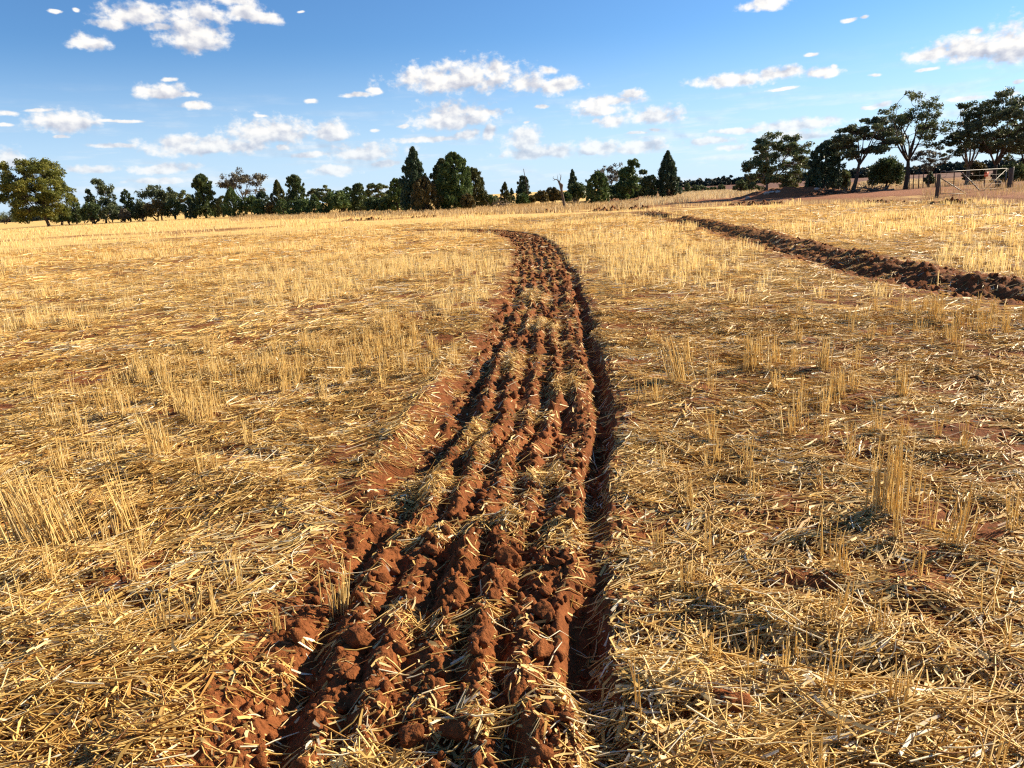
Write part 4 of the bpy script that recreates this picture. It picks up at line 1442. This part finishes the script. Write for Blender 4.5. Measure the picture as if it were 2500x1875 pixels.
branches(1228, 497, 84, 17, 14, 'grey fallen branch under the small dark cypress in the gap', 'branches in the gap', 1.0)
branches(1195, 506, 80, 20, 7, 'low fallen branch at the right foot of the big pine group', 'branches beside the big pines', .35)
branches(1425, 493, 84, 45, 16, 'dark fallen branch under the right hand thicket', 'branches under the right hand thicket', .5, M_BARK)
branches(1015, 515, 92, 45, 10, 'fallen branch below the tallest cypress', 'branches below the tallest cypress', .3, M_BARK)
branches(2010, 463, 61, 28, 18, 'dark fallen branch in the woodpile at the right end of the mound', 'woodpile beside the mound', .5, M_BARK)
branches(2105, 456, 62, 50, 30, 'fallen branch in the long heap under the leaning gum', 'heap under the leaning gum', .45, M_DEADWOOD)


# --- stump post beside the leaning gum
def post(px, by, ty, Y, r, name, label, cat, mat=M_POST, lean=0, group=None):
    g = at_depth(px, by, Y)
    z = gz(g[0], Y)
    top = at_depth(px + lean, ty, Y)
    h = top[2] - z
    t = Geo()
    zz = np.array([-.3, 0, h * .5, h * .93, h])
    t.tube(np.stack([(top[0] - g[0]) * zz / h, 0 * zz, zz], 1), [r * 1.1, r * 1.05, r, r * .95, r * .7], 9, .5, .04)
    o = t.build(name, mat, None, True)
    o.location = (g[0], Y, z)
    return tag(o, label, cat, group)


post(2047, 458, 417, 66, .13, 'timber_post', 'dark stump like post between dark pine and leaning gum', 'post')
post(2437, 454, 441, 47, .18, 'tree_stump', 'short sawn stump behind the gate', 'stump', M_POST)

# ------------------------------------------------------------------ earth mound with rubble
n = 90
u = np.linspace(-1, 1, n)
U, V2 = np.meshgrid(u, u, indexing='ij')
cx0 = at_depth(1790, 478, 66)[0]
cx1 = at_depth(2050, 470, 66)[0]
mx = (cx0 + cx1) / 2 + U * (cx1 - cx0) / 2 * 1.04
my = 66 + V2 * 3.6
prof = np.interp(U, [-1, -.8, -.45, -.25, 0, .3, .6, .85, 1], [0, .3, .72, .86, .88, .82, .66, .42, 0]) * np.clip(1 - V2 ** 2, 0, 1) ** .7
mz = gsample(mx.ravel(), my.ravel()).reshape(n, n) - .04 + .84 * prof * (1 + .18 * perlin(mx * .9, my * .9, 141)) + prof * (.22 * lumps(mx.ravel(), my.ravel(), 1.5, 4).reshape(n, n) + .12 * lumps(mx.ravel(), my.ravel(), 3.6, 6).reshape(n, n))
ix = np.arange(n * n).reshape(n, n)
f = np.stack([ix[:-1, :-1], ix[1:, :-1], ix[1:, 1:], ix[:-1, 1:]], -1).reshape(-1, 4)
o = mesh_obj('earth_mound', np.stack([mx.ravel(), my.ravel(), mz.ravel()], 1), f, M_MOUND, None, None, True)
tag(o, 'long heap of red earth with clods beside the dirt track', 'earth mound')
rub = [(1878, 459, .30, 'pale slab of rubble on the crest of the earth mound'), (1888, 461, .22, 'pale rubble lump right of the slab on the mound'),
       (1903, 458, .20, 'pale rubble lump on the mound right of the gum trunk'), (1828, 471, .20, 'grey rubble lump low on the left of the mound'),
       (1872, 464, .22, 'grey rubble lump just below the pale slab'), (1995, 473, .20, 'grey rubble lump at the right foot of the mound')]
for i, (px, py, R, lab) in enumerate(rub):
    p_ = at_depth(px, py, 63.2 + .1 * i)
    j = np.argmin((mx.ravel() - p_[0]) ** 2 + ((my.ravel() - 63.8)) ** 2)
    v = clod_verts(ICO1[0], 40 + i * 3, .3) * np.array([1.3, .8, .6]) * R
    o = mesh_obj('rubble_lump', v, ICO1[1], M_RUBBLE)
    o.location = (p_[0], my.ravel()[j], mz.ravel()[j] + R * .3)
    tag(o, lab, 'rubble', 'rubble on the earth mound')

# ------------------------------------------------------------------ gate and fence
GYL, GYR = 41.5, 45.0


def gpt(px, py):
    """a point on the gate's plane, which runs from the left to the right gate post"""
    q = (px - 2297) / (2455 - 2297)
    return at_depth(px, py, GYL + (GYR - GYL) * q)


def gate_post(px, by, px2, ty, Y, r, label):
    b, t_ = at_depth(px, by, Y), at_depth(px2, ty, Y)
    b[2] = min(b[2], gz(b[0], Y))
    g_ = Geo()
    d = t_ - b
    g_.tube([b - d * .3, b, b + d * .5, b + d * .96, t_], [r * 1.05, r * 1.05, r, r, r * .85], 10, .5, .03)
    tag(g_.build('gate_post', M_POST, None, True), label, 'gate post', 'timber posts of the gate')


gate_post(2287, 481, 2293, 425, GYL, .105, 'thick dark timber post at the left end of the steel gate')
gate_post(2464, 453, 2470, 409, GYR + .3, .13, 'thick dark timber post at the latch end of the steel gate')
root = empty('farm_gate', tuple(gpt(2297, 474)))
G0 = np.array(root.location)


def bar(name, pts, r, mat=M_GALV, k=8):
    t = Geo()
    t.tube([gpt(*p_) - G0 for p_ in pts], r, k, .5)
    return t.build(name, mat, root, True)


bar('top_rail', [(2296, 420), (2340, 417), (2400, 414), (2458, 411)], .017)
bar('bottom_rail', [(2296, 473), (2340, 472.7), (2400, 472), (2455, 471)], .017)
bar('end_stile', [(2296, 433), (2296, 453), (2296, 473)], .017)
bar('latch_stile', [(2457, 411), (2456, 440), (2455, 471)], .026)
bar('brace', [(2298, 436), (2330, 455), (2362, 475)], .026)
bar('brace', [(2346, 420), (2372, 444), (2396, 470)], .030)
bar('brace', [(2396, 470), (2425, 444), (2456, 414)], .014)
bar('hinge_loop', [(2456, 412), (2461, 413), (2463, 420), (2462, 435)], .02)
for q in (.22, .42, .6, .8):
    bar('mesh_wire', [(2296, 420 + 53 * q + 2), (2456, 411 + 60 * q)], .005, M_WIRE, 4)
for q in (.2, .4, .6, .8):
    bar('mesh_wire', [(2296 + 160 * q, 420 - 9 * q), (2296 + 160 * q, 473 - 2 * q)], .004, M_WIRE, 4)
tag(root, 'grey tubular steel farm gate with diagonal braces between timber posts', 'gate')
# coil of wire hanging on the left post
t = Geo()
an = np.linspace(0, 6 * math.pi, 60)
c0 = at_depth(2303, 425, GYL - .05)
t.tube(np.stack([c0[0] + .17 * np.cos(an), c0[1] + .02 * np.sin(an * 3), c0[2] + .2 * np.sin(an)], 1), .008, 5, .5)
tag(t.build('wire_coil', M_WIRE, None, True), 'loop of old wire hanging on the left gate post', 'wire coil')
# light pipe behind the latch post
t = Geo()
a, b = at_depth(2473, 445, GYR + .6), at_depth(2475, 407, GYR + .6)
t.tube([a - (b - a) * .3, (a + b) / 2, b], .025, 8, .5)
tag(t.build('steel_pipe', M_GALV, None, True), 'thin upright steel pipe beside the latch post', 'pipe')

fence_px = [(2212, 441, 421), (2221, 440, 421), (2231, 439, 421), (2244, 438.5, 420), (2255, 438, 420), (2268, 438, 420), (2285, 437.5, 419.5), (2330, 437.5, 419.5)]
prev = []
for i, (px, by, ty) in enumerate(fence_px):
    Y = 66 - 1.2 * i
    post(px, by, ty, Y, .035, 'fence_post', ('nearest short steel post of the wire fence, right of the others' if i == 7 else
         'thin dark post of the wire fence behind the gate'), 'fence post', M_STAR, 0, 'posts of the wire fence')
    prev.append((px, Y))
t = Geo()
for hh in (.35, .65, .95):
    pts = []
    for px, Y in prev:
        g = at_depth(px, 430, Y)
        pts.append([g[0], Y, gz(g[0], Y) + hh])
    t.tube(pts, .006, 4, .5)
tag(t.build('fence_wire', M_WIRE, None, True), 'strands of wire strung along the thin fence posts', 'fence wire')
post(2404, 444, 414, 47, .03, 'marker_post', 'rusty steel post carrying an orange marker behind the gate', 'post', M_STAR, 2)
g = at_depth(2408, 426, 46.9)
t = Geo()
t.box((-.11, -.02, -.13), (.11, .02, .15))
o = t.build('marker_plate', M_ORANGE)
o.location = g
tag(o, 'small orange marker hung on the rusty post behind the gate', 'marker')

# ------------------------------------------------------------------ far woods beyond the ploughed paddock
def woods(name, px0, px1, Y, top_f, n, leaf, size):
    Cn = Geo()
    px = rng.uniform(px0, px1, n)
    cs, rs = [], []
    for p_ in px:
        yb, yt = top_f(p_)
        y = Y + rng.uniform(-12, 12)
        g = at_depth(p_, yb, y)
        h = at_depth(p_, yt, y)[2] * rng.uniform(.55, 1.08)
        for k in range(7):
            q = rng.uniform(.05, 1)
            w = h * .35 * math.sqrt(max(.1, 1 - abs(q - .6) * 1.2))
            cs.append([g[0] + rng.normal(0, w), y + rng.normal(0, w), h * q])
            rs.append(h * .16)
    v, f, t_ = leaves(np.array(cs), np.array(rs), 12, size, .2, .2, None, .6, .8)
    Cn.add(v, f, t_)
    tag(Cn.build(name, leaf), kind='stuff')


L_FAR = leaf_mat('far_wood_foliage', (0.022, 0.034, 0.026), (0.034, 0.048, 0.036), (0.055, 0.070, 0.050), 0.100)
woods('distant_woods', 1640, 2130, 350, lambda p_: (np.interp(p_, [1640, 2130], [457, 431]), np.interp(p_, [1640, 1690, 1700, 1720, 1745, 1770, 1790, 1820, 1900, 2130], [445, 441, 432, 438, 436, 431, 432, 429, 428, 408])), 260, L_FAR, 1.5)
woods('distant_woods', 2130, 2560, 420, lambda p_: (np.interp(p_, [2130, 2560], [428, 404]), np.interp(p_, [2130, 2230, 2290, 2350, 2560], [409, 408, 401, 398, 385])), 230, L_FAR, 1.8)
woods('distant_woods', -150, 200, 420, lambda p_: (np.interp(p_, [-150, 200], [541, 524]), np.interp(p_, [-150, 0, 60, 200], [534, 529, 522, 514])), 130, L_FAR, 1.8)
